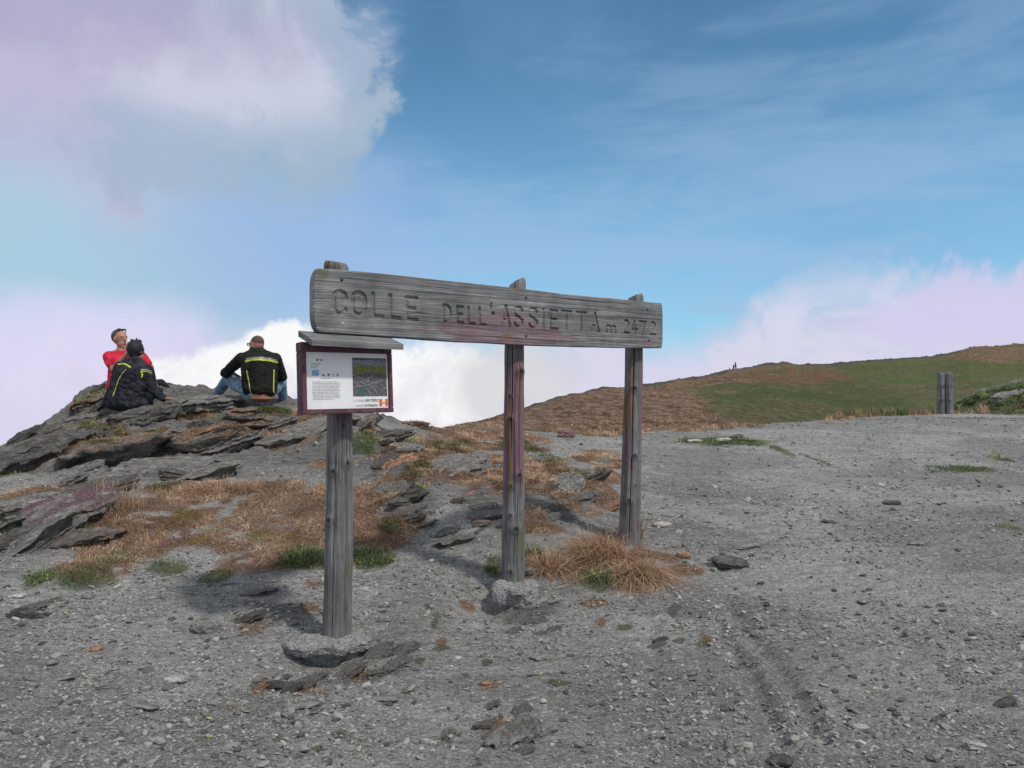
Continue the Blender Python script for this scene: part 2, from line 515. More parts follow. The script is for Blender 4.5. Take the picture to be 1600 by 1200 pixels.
# ------------------------------------------------------------------ terrain mesh
def build_ground():
    ys = [1.7]
    while ys[-1] < 26.5:
        ys.append(ys[-1] * 1.0035)
    near = [-40, -28, -18, -11, -7, -4, -2.4, -1.3, -0.5, 0.1, 0.6, 1.0, 1.3, 1.5]
    ys = np.array(near + ys + [27.5, 29, 32, 36, 42, 50, 60])
    us = np.arange(-0.86, 0.8601, 0.0035)
    ex = np.array([0.6, 1.4, 2.6, 4.5, 7, 11, 17, 26, 40])
    Wd = np.maximum(ys, 1.7)
    inner = us[None, :] * Wd[:, None]
    left = inner[:, :1] - ex[::-1][None, :]
    right = inner[:, -1:] + ex[None, :]
    X = np.concatenate([left, inner, right], 1)
    Y = np.repeat(ys[:, None], X.shape[1], 1)
    nr, nc = X.shape
    x = X.ravel(); y = Y.ravel()
    z = ground_h(x, y)
    z = np.maximum(z, -45)
    at_ = {
        'brown': np.maximum(emask(BROWN, x, y, 0.15, 0.45, 5) * (1 - .85 * sst(fbm(x * 4.2, y * 6, octv=4, seed=141), .65, .74)), emask(SMALLBROWN, x, y, 0.15, 0.4, 6, 9)),
        'green': np.maximum(emask(GREEN, x, y, 0.2, 0.7, 7, 5), emask(SMALLGREEN, x, y, 0.2, 0.5, 9, 12)),
        'yellow': emask(YELLOW, x, y, 0.3, 0.5, 8, 6),
        'rock': emask(ROCK, x, y, 0.4, 0.4, 11, 2.0),
    }
    me = mesh_np('ground', np.stack([x, y, z], -1), grid_faces(nr, nc), at_, smooth=True)
    o = link('ground', me, M['ground'])
    tag(o, 'grey gravel and bare schist of the mountain pass with brown grass patches', kind='structure')
    return o


def mat_ground():
    m, t, b = mat_new('gravel_and_schist', 0.95, 0.15)
    co = t.node('ShaderNodeTexCoord').outputs['Object']
    mp = t.node('ShaderNodeMapping', {'Vector': co, 'Rotation': (0, 0, R(-18)), 'Scale': (1, 1.9, 1.4)}).outputs[0]
    wv = t.noise(co, 3.0, 3, 0.5)
    v1 = t.node('ShaderNodeTexVoronoi', {'Vector': mp, 'Scale': 26.0, 'Randomness': 1.0})
    v2 = t.node('ShaderNodeTexVoronoi', {'Vector': mp, 'Scale': 62.0, 'Randomness': 1.0})
    g1 = t.node('ShaderNodeSeparateColor', {0: v1.outputs['Color']}).outputs[0]
    g2 = t.node('ShaderNodeSeparateColor', {0: v2.outputs['Color']}).outputs[1]
    nb = t.noise(co, 0.9, 5, 0.6)
    nf = t.noise(mp, 95, 4, 0.75)
    nm = t.noise(mp, 12, 6, 0.65)
    v = t.m('MULTIPLY_ADD', g1, 0.07, 0.185)
    v = t.m('ADD', v, t.m('MULTIPLY', t.m('SUBTRACT', g2, 0.5), 0.11))
    v = t.m('ADD', v, t.m('MULTIPLY', t.m('SUBTRACT', nf, 0.5), 0.50))
    v = t.m('ADD', v, t.m('MULTIPLY', t.m('SUBTRACT', nm, 0.5), 0.26))
    v = t.m('ADD', v, t.m('MULTIPLY', t.m('SUBTRACT', nb, 0.5), 0.16))
    # compacted dirt: darker, smoother patches between the loose chips
    cmp_ = t.sstep(t.noise(co, 0.55, 4, 0.55, 0.5), 0.44, 0.58)
    v = t.m('MULTIPLY', v, t.m('MULTIPLY_ADD', cmp_, 0.28, 0.90))
    mt = t.node('ShaderNodeMapping', {'Vector': co, 'Rotation': (0, 0, R(-28)), 'Scale': (0.8, 6.5, 1)}).outputs[0]
    trk = t.noise(mt, 1.5, 7, 0.65, 0.3)
    v = t.m('ADD', v, t.m('MULTIPLY', t.m('SUBTRACT', trk, 0.5), 0.22))
    pale = t.sstep(g2, 0.95, 0.99, 0.0, 0.12)
    v = t.m('ADD', v, pale)
    v = t.m('MAXIMUM', v, 0.03)
    grav = t.node('ShaderNodeCombineColor', {0: t.m('MULTIPLY', v, 1.36), 1: t.m('MULTIPLY', v, 1.33), 2: t.m('MULTIPLY', v, 1.26)}).outputs[0]
    # bare rock: fine foliation
    mr = t.node('ShaderNodeMapping', {'Vector': co, 'Rotation': (R(10), 0, R(-20)), 'Scale': (2.2, 14, 30)}).outputs[0]
    nr_ = t.noise(mr, 1.6, 7, 0.7, 0.6)
    rk = t.ramp(nr_, [(0.28, (.06, .058, .054)), (0.44, (.17, .165, .155)), (0.58, (.28, .27, .25)), (0.76, (.48, .465, .43))])
    col = t.mix(t.m('MULTIPLY', t.attr('rock'), 0.8), grav, rk)
    nbz = t.noise(mp, 38, 5, 0.7)
    br = t.ramp(nbz, [(0.3, (.08, .052, .036)), (0.5, (.24, .16, .11)), (0.72, (.44, .32, .235))])
    col = t.mix(t.attr('brown'), col, br)
    gr = t.ramp(nbz, [(0.3, (.025, .035, .015)), (0.55, (.085, .11, .05)), (0.75, (.17, .20, .10))])
    col = t.mix(t.m('MULTIPLY', t.attr('green'), 0.75), col, gr)
    col = t.mix(t.m('MULTIPLY', t.attr('yellow'), 0.7), col, (.20, .16, .045))
    # scattered lichen and rusty flakes
    ls = t.m('MULTIPLY', t.sstep(t.noise(co, 7, 3, 0.6), 0.66, 0.70), t.sstep(nf, 0.5, 0.6))
    col = t.mix(t.m('MULTIPLY', ls, 0.6), col, (.20, .20, .09))
    ls = t.m('MULTIPLY', t.sstep(t.noise(t.vm('ADD', co, (31, 7, 3)), 9, 3, 0.6), 0.69, 0.72), t.sstep(nf, 0.45, 0.55))
    col = t.mix(t.m('MULTIPLY', ls, 0.65), col, (.24, .12, .07))
    t.l.new(col, b.inputs['Base Color'])
    hgt = t.m('ADD', t.m('MULTIPLY', t.m('SUBTRACT', 0.5, v1.outputs[0]), 0.6), t.m('MULTIPLY', t.m('SUBTRACT', 0.5, v2.outputs[0]), 0.35))
    hgt = t.m('ADD', hgt, t.m('MULTIPLY', nf, 0.8))
    hgt = t.m('ADD', hgt, t.m('MULTIPLY', nm, 0.9))
    hgt = t.m('ADD', hgt, t.m('MULTIPLY', trk, 1.6))
    hgt = t.m('ADD', hgt, t.m('MULTIPLY', t.m('MULTIPLY', nr_, t.attr('rock')), 2.5))
    bp = t.node('ShaderNodeBump', {'Height': hgt, 'Strength': 1.0, 'Distance': 0.024})
    t.l.new(bp.outputs[0], b.inputs['Normal'])
    return m


def mat_rock(name, tint=(1, 1, 1), lo=1.0, patches=None, freq=1.0):
    """schist with foliation along the local xy plane; patches = colour of the growth on top"""
    lo *= 2.4
    tint = (tint[0] * 1.05, tint[1], tint[2] * .92)
    m, t, b = mat_new(name, 0.85, 0.25)
    co = t.node('ShaderNodeTexCoord').outputs['Object']
    w = t.noise(co, 2.2, 4, 0.6)
    mr = t.node('ShaderNodeMapping', {'Vector': co, 'Scale': (5 * freq, 13 * freq, 52 * freq)}).outputs[0]
    mr = t.vm('ADD', mr, t.node('ShaderNodeCombineXYZ', {2: t.m('MULTIPLY', w, 9.0)}).outputs[0])
    n = t.noise(mr, 1.0, 7, 0.68, 0.4)
    n2 = t.noise(co, 34, 6, 0.75)
    c = t.ramp(n, [(0.28, tuple(.022 * lo * q for q in tint)), (0.46, tuple(.060 * lo * q for q in tint)),
                   (0.60, tuple(.125 * lo * q for q in tint)), (0.76, tuple(.27 * lo * q for q in tint))])
    c = t.mix(t.sstep(n2, 0.35, 0.75, 0.0, 0.5), c, tuple(.19 * lo * q for q in tint))
    geo = t.node('ShaderNodeNewGeometry')
    nz = t.node('ShaderNodeSeparateXYZ', {0: geo.outputs['Normal']}).outputs[2]
    if patches:
        for i, (pc, thr) in enumerate(patches):
            nn = t.noise(t.vm('ADD', co, (i * 13.1, 4 + i, 2)), 3.2, 5, 0.65)
            k = t.m('MULTIPLY', t.sstep(nn, thr, thr + 0.05), t.sstep(nz, 0.55, 0.8))
            pv = t.mix(t.sstep(t.noise(co, 60, 5, 0.7), 0.35, 0.65), tuple(x * 0.45 for x in pc), tuple(x * 1.35 for x in pc))
            c = t.mix(k, c, pv)
    t.l.new(c, b.inputs['Base Color'])
    h = t.m('ADD', t.m('MULTIPLY', n, 2.2), t.m('MULTIPLY', n2, 0.8))
    bp = t.node('ShaderNodeBump', {'Height': h, 'Strength': 1.0, 'Distance': 0.03})
    t.l.new(bp.outputs[0], b.inputs['Normal'])
    return m


def mat_attr_col(name, stops, attr='tone', rough=0.85, trans=0.0):
    m, t, b = mat_new(name, rough, 0.2)
    c = t.ramp(t.attr(attr), stops)
    t.l.new(c, b.inputs['Base Color'])
    return m


def mat_wood(name, axis, dark=1.0, grain=False):
    """weathered grey timber; grain runs along the local axis 0=x 2=z"""
    m, t, b = mat_new(name, 0.85, 0.2)
    co = t.node('ShaderNodeTexCoord').outputs['Object']
    sc = [38, 38, 38]; sc[axis] = 1.1
    w = t.noise(co, 1.6, 3, 0.5)
    off = [0, 0, 0]
    v = t.vm('ADD', co, t.node('ShaderNodeCombineXYZ', {(0 if axis == 2 else 2): t.m('MULTIPLY', w, 0.05)}).outputs[0])
    mp = t.node('ShaderNodeMapping', {'Vector': v, 'Scale': tuple(sc)}).outputs[0]
    n = t.noise(mp, 1.0, 7, 0.7, 0.7)
    mp2 = t.node('ShaderNodeMapping', {'Vector': v, 'Scale': tuple(3.2 * s for s in sc)}).outputs[0]
    n2 = t.noise(mp2, 1.0, 5, 0.7)
    big = t.noise(co, 4.0, 4, 0.6)
    c = t.ramp(n, [(0.25, .035 * dark), (0.42, .12 * dark), (0.58, .205 * dark), (0.8, .33 * dark)])
    c = t.mix(t.sstep(n2, 0.55, 0.75, 0.0, 0.6), c, (.33 * dark,) * 3)
    c = t.mix(t.sstep(n2, 0.42, 0.25, 0.0, 0.75), c, (.045 * dark,) * 3)
    if grain:
        g = t.attr('grain')
        c = t.mix(0.6, c, t.ramp(g, [(0.26, .06 * dark), (0.40, .16 * dark), (0.56, .20 * dark), (0.70, .34 * dark)]))
    f = t.sstep(big, 0.3, 0.7, 0.72, 1.18)
    sca = t.node('ShaderNodeVectorMath', operation='SCALE')
    t.l.new(c, sca.inputs[0]); t.l.new(f, sca.inputs['Scale'])
    c = sca.outputs[0]
    rr = t.sstep(n, 0.3, 0.65, 0.35, 1.0)
    for an, cc, kk in (('maroon', (.235, .115, .150), 0.75), ('ochre', (.22, .125, .05), 0.75), ('moss', (.15, .17, .07), 0.7)):
        sca = t.node('ShaderNodeVectorMath', operation='SCALE')
        sca.inputs[0].default_value = tuple(x * 1.15 for x in cc)
        t.l.new(rr, sca.inputs['Scale'])
        c = t.mix(t.m('MULTIPLY', t.attr(an), kk), c, sca.outputs[0])
    c = t.mix(t.attr('deep'), c, (.012, .012, .012))
    t.l.new(c, b.inputs['Base Color'])
    h = t.m('ADD', n, t.m('MULTIPLY', n2, 0.7))
    bp = t.node('ShaderNodeBump', {'Height': h, 'Strength': 1.0, 'Distance': 0.008})
    t.l.new(bp.outputs[0], b.inputs['Normal'])
    return m


def mat_hill():
    m, t, b = mat_new('hillside_grass', 0.95, 0.1)
    co = t.node('ShaderNodeTexCoord').outputs['Object']
    dist = t.attr('dist')                       # metres from the pass, sets the size of the tussocks
    mp = t.node('ShaderNodeVectorMath', operation='SCALE')
    t.l.new(co, mp.inputs[0])
    t.l.new(t.m('DIVIDE', 30.0, dist), mp.inputs['Scale'])
    st = t.node('ShaderNodeMapping', {'Vector': co, 'Scale': (1.2, 0.55, 3.2)}).outputs[0]
    n1 = t.noise(st, 0.9, 7, 0.72, 0.8)
    n2 = t.noise(st, 5.0, 6, 0.75)
    n3 = t.noise(co, 0.045, 6, 0.62)
    br = t.ramp(n2, [(0.34, (.075, .045, .028)), (0.47, (.22, .14, .09)), (0.58, (.33, .22, .148)), (0.75, (.50, .37, .27))])
    br = t.mix(t.sstep(n1, 0.50, 0.40, 0.0, 0.85), br, (.085, .048, .028))
    wrp = t.vm('ADD', st, t.node('ShaderNodeCombineXYZ', {0: t.m('MULTIPLY', n2, 0.9), 2: t.m('MULTIPLY', n1, 1.5)}).outputs[0])
    vo = t.node('ShaderNodeTexVoronoi', {'Vector': wrp, 'Scale': 1.3, 'Randomness': 1.0}, feature='DISTANCE_TO_EDGE')
    crk = t.m('MULTIPLY', t.sstep(vo.outputs[0], 0.10, 0.02), t.sstep(n3, 0.35, 0.6, 0.5, 1.0))
    br = t.mix(t.m('MULTIPLY', crk, 0.35), br, (.075, .042, .025))
    br = t.mix(t.sstep(n3, 0.55, 0.7, 0.0, 0.5), br, (.30, .20, .14))
    gr = t.ramp(n2, [(0.32, (.062, .080, .028)), (0.55, (.120, .148, .055)), (0.78, (.20, .22, .10))])
    gr = t.mix(t.sstep(n3, 0.52, 0.60, 0.0, 0.6), gr, (.125, .13, .07))
    gr = t.mix(t.sstep(t.noise(co, 0.3, 3, 0.6), 0.66, 0.72, 0.0, 0.6), gr, (.035, .045, .018))
    c = t.mix(t.attr('green'), br, gr)
    c = t.mix(t.m('MULTIPLY', t.attr('dark'), 0.6), c, (.078, .086, .032))
    c = t.mix(t.m('MULTIPLY', t.attr('rust'), 0.8), c, (.21, .105, .065))
    c = t.mix(t.m('MULTIPLY', t.attr('ridge'), 0.75), c, (.085, .09, .088))
    t.l.new(c, b.inputs['Base Color'])
    h = t.m('ADD', t.m('MULTIPLY', n1, 1.2), t.m('MULTIPLY', n2, 0.6))
    h = t.m('SUBTRACT', h, t.m('MULTIPLY', crk, 0.5))
    bp = t.node('ShaderNodeBump', {'Height': h, 'Strength': 0.8, 'Distance': 0.3})
    t.l.new(bp.outputs[0], b.inputs['Normal'])
    return m


def mat_concrete():
    m, t, b = mat_new('rough_concrete', 0.95, 0.15)
    co = t.node('ShaderNodeTexCoord').outputs['Object']
    v = t.node('ShaderNodeTexVoronoi', {'Vector': co, 'Scale': 75.0})
    g = t.node('ShaderNodeSeparateColor', {0: v.outputs['Color']}).outputs[0]
    n = t.noise(co, 60, 6, 0.8)
    x = t.m('MULTIPLY_ADD', g, 0.26, 0.24)
    x = t.m('ADD', x, t.m('MULTIPLY', t.m('SUBTRACT', n, 0.5), 0.45))
    x = t.m('MAXIMUM', x, 0.03)
    t.l.new(t.node('ShaderNodeCombineColor', {0: x, 1: x, 2: t.m('MULTIPLY', x, 0.98)}).outputs[0], b.inputs['Base Color'])
    h = t.m('ADD', t.m('SUBTRACT', 0.6, v.outputs[0]), n)
    bp = t.node('ShaderNodeBump', {'Height': h, 'Strength': 1.0, 'Distance': 0.02})
    t.l.new(bp.outputs[0], b.inputs['Normal'])
    return m


BR = (.30, .185, .12)
GRN = (.15, .185, .08)
MAR = (.19, .115, .135)
M = {
    'ground': mat_ground(),
    'hill': mat_hill(),
    'rock': mat_rock('grey_schist', lo=1.05),
    'rock_top': mat_rock('schist_with_dry_turf', lo=1.0, patches=[(GRN, .53), (BR, .40)]),
    'rock_dark': mat_rock('dark_schist', lo=0.62),
    'rock_maroon': mat_rock('schist_with_maroon_face', lo=1.0, patches=[(MAR, .47), (BR, .60)]),
    'rock_pale': mat_rock('pale_schist', lo=1.1, freq=0.8),
    'stone_mid': mat_rock('grey_stone', lo=1.3, freq=1.5),
    'stone_dark': mat_rock('dark_stone', lo=0.55, freq=1.5),
    'stone_white': mat_rock('whitish_quartz', lo=2.3, freq=1.2),
    'stone_rust': mat_rock('rusty_stone', tint=(1.7, 1.05, .72), lo=1.1, freq=1.5),
    'stone_maroon': mat_rock('maroon_stone', tint=(1.3, .8, .92), lo=.9, freq=1.5),
    'gravel': mat_attr_col('gravel_chips', [(0.0, (.08, .078, .073)), (0.4, (.21, .205, .19)), (0.8, (.38, .37, .345)), (0.93, (.44, .43, .40)), (0.965, (.42, .25, .15)), (1.0, (.32, .33, .15))]),
    'dry': mat_attr_col('dry_grass', [(0.0, (.11, .066, .042)), (0.35, (.30, .185, .110)), (0.75, (.49, .33, .215)), (1.0, (.66, .50, .36))]),
    'grass': mat_attr_col('green_grass', [(0.0, (.04, .06, .022)), (0.5, (.12, .16, .065)), (0.85, (.22, .27, .12)), (1.0, (.36, .37, .15))]),
    'yellow': mat_attr_col('yellow_grass', [(0.0, (.12, .09, .02)), (1.0, (.33, .27, .07))]),
    'post': mat_wood('weathered_post', 2, 1.08),
    'board': mat_wood('weathered_plank', 0, 1.15, True),
    'roofwood': mat_wood('weathered_roof_board', 0, 1.3),
    'concrete': mat_concrete(),
}
build_ground()

# ------------------------------------------------------------------ hillside beyond the pass
HPX = np.array([300, 560, 650, 690, 760, 821, 875, 942, 975, 1007, 1037, 1062, 1095, 1122, 1150, 1175, 1200, 1220, 1250, 1307, 1360, 1450, 1482, 1515, 1600, 1750, 2000, 2600])
HPY = np.array([900, 730, 690, 668, 654, 637, 620, 606, 604, 599, 597, 591, 588, 582, 575, 572, 566, 565, 569, 567, 562, 557, 552, 542, 537, 530, 520, 510.])
HYC = np.array([17, 18, 19, 20, 28, 36, 45, 58, 64, 70, 76, 82, 92, 102, 112, 122, 132, 142, 160, 190, 215, 250, 262, 275, 310, 360, 450, 600.])


def hill_pt(px, r):
    """px array, r 0 (foot) .. 1 (crest), >1 the far side"""
    yc = np.interp(px, HPX, HYC)
    pyc = np.interp(px, HPX, HPY)
    u = (px - 800) / F
    y0 = np.interp(px, [300, 700, 900, 1200, 1370, 1600, 2600], [14, 15.2, 16, 19, 21.5, 25, 38])
    rr = np.clip(r, 0, 1)
    Y = y0 * (yc / y0) ** rr
    py0 = np.interp(px, [300, 700, 1000, 1400, 2600], [960, 720, 706, 684, 672])
    e = 0.62
    PY = py0 + (pyc - py0) * rr ** e
    z = EYE + (600 - PY) / F * Y
    far = np.maximum(r - 1, 0)
    Y = Y * (1 + far)
    z = z - far * yc * (0.35 + far)
    x = u * Y
    nz = (fbm(x / 9, Y / 9, octv=5, seed=71) - 0.5) * 0.012 * Y * np.minimum(rr * 4, 1) * (1 - 0.6 * sst(rr, 0.85, 1.0))
    nz2 = (fbm(x / 1.1, Y / 2.0, octv=4, seed=75, g=0.6) - 0.5) * 0.004 * Y
    return x, Y, z + nz + nz2, PY


def build_hill():
    px = np.concatenate([np.arange(300, 660, 8), np.arange(660, 1640, 2.5), np.arange(1640, 2601, 24)])
    rs = np.concatenate([np.linspace(0, 0.1, 30)[:-1], np.linspace(0.1, 1, 170), [1.02, 1.06, 1.15, 1.3, 1.5, 1.8]])
    PXg, Rg = np.meshgrid(px, rs)
    p = PXg.ravel(); r = Rg.ravel()
    x, Y, z, PY = hill_pt(p, r)
    nz = (fbm(x / 6, Y / 10, octv=4, seed=81) - 0.5)
    nzb = (fbm(x / 1.6, Y / 3.5, octv=4, seed=83) - 0.5)
    q = p + nz * 130 + nzb * 190; w = PY + nz * 30 + nzb * 26
    bound = np.interp(w, [560, 572, 584, 600, 612, 622, 640, 652, 664, 690], [1205, 1195, 1190, 1165, 1090, 1092, 1112, 1150, 1190, 1250])
    green = sst(q - bound, -22, 22)

    def e(cx, cy, a, b_):
        return 1 - sst(np.sqrt(((q - cx) / a) ** 2 + ((w - cy) / b_) ** 2), 0.75, 1.25)
    rust = np.maximum(e(1262, 586, 52, 11), e(1210, 596, 22, 8))
    brownfar = np.maximum(e(1570, 555, 100, 13), e(1800, 560, 160, 16))
    crest = np.interp(p, HPX, HPY)
    brownfar = np.maximum(brownfar, e(2100, 545, 200, 20))
    green = green * (1 - brownfar) * (1 - .22 * sst(fbm(x / 14, Y / 30, octv=5, seed=87), .48, .60)) * (1 - .35 * sst(nzb, .02, .14))
    dark = e(1270, 630, 150, 34) * green
    ridge = sst(crest + 5.0 - PY + nz * 6, 0, 3) * (p < 1500) * (p > 815)
    me = mesh_np('hillside', np.stack([x, Y, z], -1), grid_faces(len(rs), len(px)),
                 {'green': green, 'rust': rust, 'dark': dark, 'ridge': ridge, 'dist': np.maximum(Y, 15)}, smooth=True)
    o = link('hillside', me, M['hill'])
    tag(o, 'long hillside of brown turf and green pasture rising to the right behind the pass', kind='structure')


build_hill()


# ------------------------------------------------------------------ rock pieces
def rock_mesh(name, size, seed, layers=7, n=(46, 32, 14), rough=1.0, point=0.0, sq=3.4, step=0.16, undercut=0.0):
    bm = bmesh.new()
    nx, ny, nz = n
    idx = {}
    V = []

    def vid(i, j, k):
        key = (i, j, k)
        if key not in idx:
            idx[key] = len(V)
            V.append((2 * i / nx - 1, 2 * j / ny - 1, 2 * k / nz - 1))
        return idx[key]
    Fc = []
    for i in range(nx):
        for j in range(ny):
            Fc.append((vid(i, j, nz), vid(i + 1, j, nz), vid(i + 1, j + 1, nz), vid(i, j + 1, nz)))
            Fc.append((vid(i, j, 0), vid(i, j + 1, 0), vid(i + 1, j + 1, 0), vid(i + 1, j, 0)))
    for i in range(nx):
        for k in range(nz):
            Fc.append((vid(i, 0, k), vid(i + 1, 0, k), vid(i + 1, 0, k + 1), vid(i, 0, k + 1)))
            Fc.append((vid(i, ny, k), vid(i, ny, k + 1), vid(i + 1, ny, k + 1), vid(i + 1, ny, k)))
    for j in range(ny):
        for k in range(nz):
            Fc.append((vid(0, j, k), vid(0, j, k + 1), vid(0, j + 1, k + 1), vid(0, j + 1, k)))
            Fc.append((vid(nx, j, k), vid(nx, j + 1, k), vid(nx, j + 1, k + 1), vid(nx, j, k + 1)))
    bm.free()
    P = np.array(V, float)
    nrm = (np.abs(P) ** sq).sum(1) ** (1 / sq)
    P = P / nrm[:, None] * np.maximum(np.abs(P).max(1), 1e-6)[:, None]
    x, y, z = P.T
    a = np.arctan2(y, x)
    # irregular broken outline
    f = 1 + 0.30 * rough * (fbm(np.cos(a) * 1.6 + 3, np.sin(a) * 1.6 + seed, octv=4, seed=seed) - 0.5) * 2
    lay = np.floor((z + (fbm(x * 1.5 + seed, y * 1.5, octv=3, seed=seed + 3) - .5) * 0.5) * layers / 2 + 50)
    f2 = 1 + step * (_h(lay, lay * 0, lay * 0, seed) - 0.5) * 2 + step * 0.9 * (fbm(x * 2.2 + lay * 3.1, y * 2.2, octv=3, seed=seed + 9) - 0.5) * 2
    rr = np.hypot(x, y)
    edge = sst(rr, 0.35, 0.9)
    s = f * (1 + (f2 - 1) * edge)
    if undercut:
        s = s * (1 - undercut * sst(-z, -0.5, 0.9))
    x = x * s; y = y * s
    if point:
        y = y * (1 - point * sst(x, -0.3, 1.1))
        z = z * (1 - point * 0.6 * sst(x, -0.3, 1.1))
    z = z + (fbm(x * 2 + seed, y * 2, octv=4, seed=seed + 5) - 0.5) * 0.55 * rough
    z = z + (np.floor(fbm(x * 1.4 + 9, y * 2.4 + seed, octv=3, seed=seed + 6) * 9) / 9 - 0.5) * 0.7 * rough
    z = z + (np.floor(fbm(x * 3.1 + y * 1.2, y * 6 + seed, octv=4, seed=seed + 16) * 14) / 14 - 0.5) * 0.45 * rough
    P = np.stack([x * size[0] / 2, y * size[1] / 2, z * size[2] / 2], -1)
    q = P / max(min(size), 0.02) * 1.2
    P = P + (np.stack([fbm(q[:, 0], q[:, 1], q[:, 2], 3, seed + 20 + c) for c in range(3)], -1) - 0.5) * 0.10 * max(min(size), 0.02)
    return mesh_np(name, P, np.array(Fc), smooth=False)


def place_rock(name, px, py, size, mat, seed, label, cat, rz=0.0, tilt=(0, 0), sink=0.3, Y=None, dy=0.0, dz=0.0, **kw):
    if Y is None:
        x, y = hit(px, py)
    else:
        v = at(px, py, Y); x, y = v.x, v.y
    y += dy
    me = rock_mesh(name, size, seed, **kw)
    z = float(base_h(np.array([x]), np.array([y]))[0]) + size[2] * (0.5 - sink) + dz
    o = link(name, me, M[mat])
    o.location = (x, y, z)
    o.rotation_euler = (R(tilt[0]), R(tilt[1]), R(rz))
    tag(o, label, cat)
    return o


ledges = [
    ('rock_ledge', 195, 714, (1.0, .8, .30), 'rock_top', 3, 'long grey ledge with brown turf on top and a dark undercut, left on the outcrop', 14, (-7, -10), .2, {'undercut': .28, 'layers': 6}),
    ('rock_ledge', 325, 700, (1.0, .7, .26), 'rock_top', 8, 'turf-topped rock ledge with overhanging lip below the man in the striped jacket', 8, (-4, -9), .2, {'undercut': .28, 'layers': 6}),
    ('rock_ledge', 262, 738, (1.3, .7, .22), 'rock', 12, 'smooth pale grey slab sloping out from under the dark overhang', 6, (14, -3), .55, {'layers': 5, 'rough': .7}),
    ('boulder', 150, 634, (.65, .6, .26), 'rock_top', 14, 'rounded layered rock at the left shoulder of the outcrop beside the sitting pair', 24, (0, -24), .5, {'layers': 9}),
    ('rock_ledge', 40, 730, (1.5, .9, .42), 'rock_dark', 17, 'dark bare slab falling away at the far left edge of the outcrop', 12, (4, -20), .42, {'layers': 7}),
    ('rock_ledge', 110, 700, (.7, .6, .34), 'rock_top', 19, 'broken rock with orange turf just above the green grass clump', 20, (2, -18), .3, {'layers': 7}),
    ('rock_ledge', 235, 655, (.85, .6, .26), 'rock_dark', 23, 'dark striped rock just below the person leaning on one arm', 10, (-2, -12), .42, {'layers': 8}),
    ('rock_ledge', 320, 634, (.9, .6, .22), 'rock', 27, 'low grey rock between the two groups of sitting people', 4, (2, -6), .5, {'layers': 8}),
    ('rock_ledge', 425, 650, (1.0, .6, .20), 'rock_top', 31, 'low turf-topped rock under the man in the black jacket', -3, (2, 5), .5, {'layers': 8}),
    ('rock_ledge', 112, 806, (.80, .62, .20), 'rock_maroon', 37, 'tilted slab with a smooth maroon face at the left of the brown grass', 32, (12, -14), .2, {'layers': 5, 'rough': .6, 'undercut': .2}),
    ('boulder', 42, 800, (.50, .38, .2), 'rock', 41, 'low grey boulder left of the slab with the maroon face', 10, (8, -6), .3, {'rough': .8}),
    ('rock_ledge', 150, 772, (.7, .36, .15), 'rock_dark', 43, 'thin dark slab behind the slab with the maroon face', 26, (4, -14), .25, {}),
    ('boulder', 275, 748, (.36, .2, .13), 'rock_dark', 47, 'pointed dark stone lying on the grey slab above the brown grass', -10, (0, 6), .2, {'point': .6, 'n': (14, 10, 7)}),
    ('rock_ledge', 705, 742, (.75, .5, .2), 'rock', 53, 'swirling layered rock hump left of the middle post', 18, (14, -12), .3, {'layers': 10}),
    ('rock_ledge', 622, 735, (.45, .32, .18), 'stone_rust', 59, 'rust-brown layered rock between the left and middle posts', 30, (10, -22), .3, {'layers': 9}),
    ('rock_ledge', 885, 765, (.42, .3, .15), 'rock_pale', 61, 'pale folded rock with white veins between the middle and right posts', 55, (6, -24), .3, {'layers': 10}),
    ('boulder', 1575, 622, (1.1, .6, .35), 'rock', 103, 'grey rock breaking through the green bank at the right edge', 10, (0, -10), .55, {'n': (18, 14, 8)}),
    ('rock_ledge', 618, 705, (.6, .4, .14), 'rock', 107, 'flat grey rock on the ridge just right of the notice board post', 8, (6, -4), .45, {}),
    ('rock_ledge', 505, 674, (.7, .4, .12), 'rock', 109, 'low grey rock on the ridge behind the notice board post', 2, (6, 2), .5, {}),
    ('boulder', 650, 668, (.4, .25, .14), 'rock_top', 113, 'small rock on the skyline between the notice board and the white cloud', 0, (0, 4), .4, {'n': (16, 10, 8)}),
    ('rock_ledge', 800, 1158, (.24, .12, .09), 'rock', 83, 'streaked rock rib poking out of the gravel at the bottom centre', 36, (14, -18), .3, {'layers': 8}),
    ('rock_ledge', 420, 958, (.36, .16, .08), 'rock', 97, 'flat rock breaking the gravel left of the left post', 14, (4, -10), .5, {}),
]
for (nm, px, py, size, mt, sd, lab, rz, tl, sk, kw) in ledges:
    place_rock(nm, px, py, size, mt, sd, lab, 'rock', rz, tl, sk, **kw)

# broken bedrock: many tilted splinters that belong to the same strata
def splinters(boxes, n, smin, smax, label, group, seed, mats=('rock', 'rock_dark', 'rock_top'), lean=-16):
    g = np.random.default_rng(seed)
    pro = [rock_mesh('broken_rock', (1, g.uniform(.35, .7), g.uniform(.16, .3)), 900 + seed * 20 + i, layers=7, n=(20, 12, 7), rough=1.25, step=.22, sq=2.6) for i in range(7)]
    for i, me in enumerate(pro):
        me.materials.append(M[mats[i % len(mats)]])
    for i in range(n):
        b = boxes[g.integers(len(boxes))]
        x, y = hit(g.uniform(b[0], b[1]), g.uniform(b[2], b[3]))
        sc = g.uniform(smin, smax)
        o = bpy.data.objects.new('broken_rock', pro[g.integers(7)])
        o.scale = (sc, sc, sc * g.uniform(.8, 1.3))
        o.location = (x, y, gz(x, y) + sc * .02)
        o.rotation_euler = (R(g.normal(8, 9)), R(g.normal(lean, 9)), R(g.normal(18, 14)))
        COL.objects.link(o)
        tag(o, label, 'rock', group)


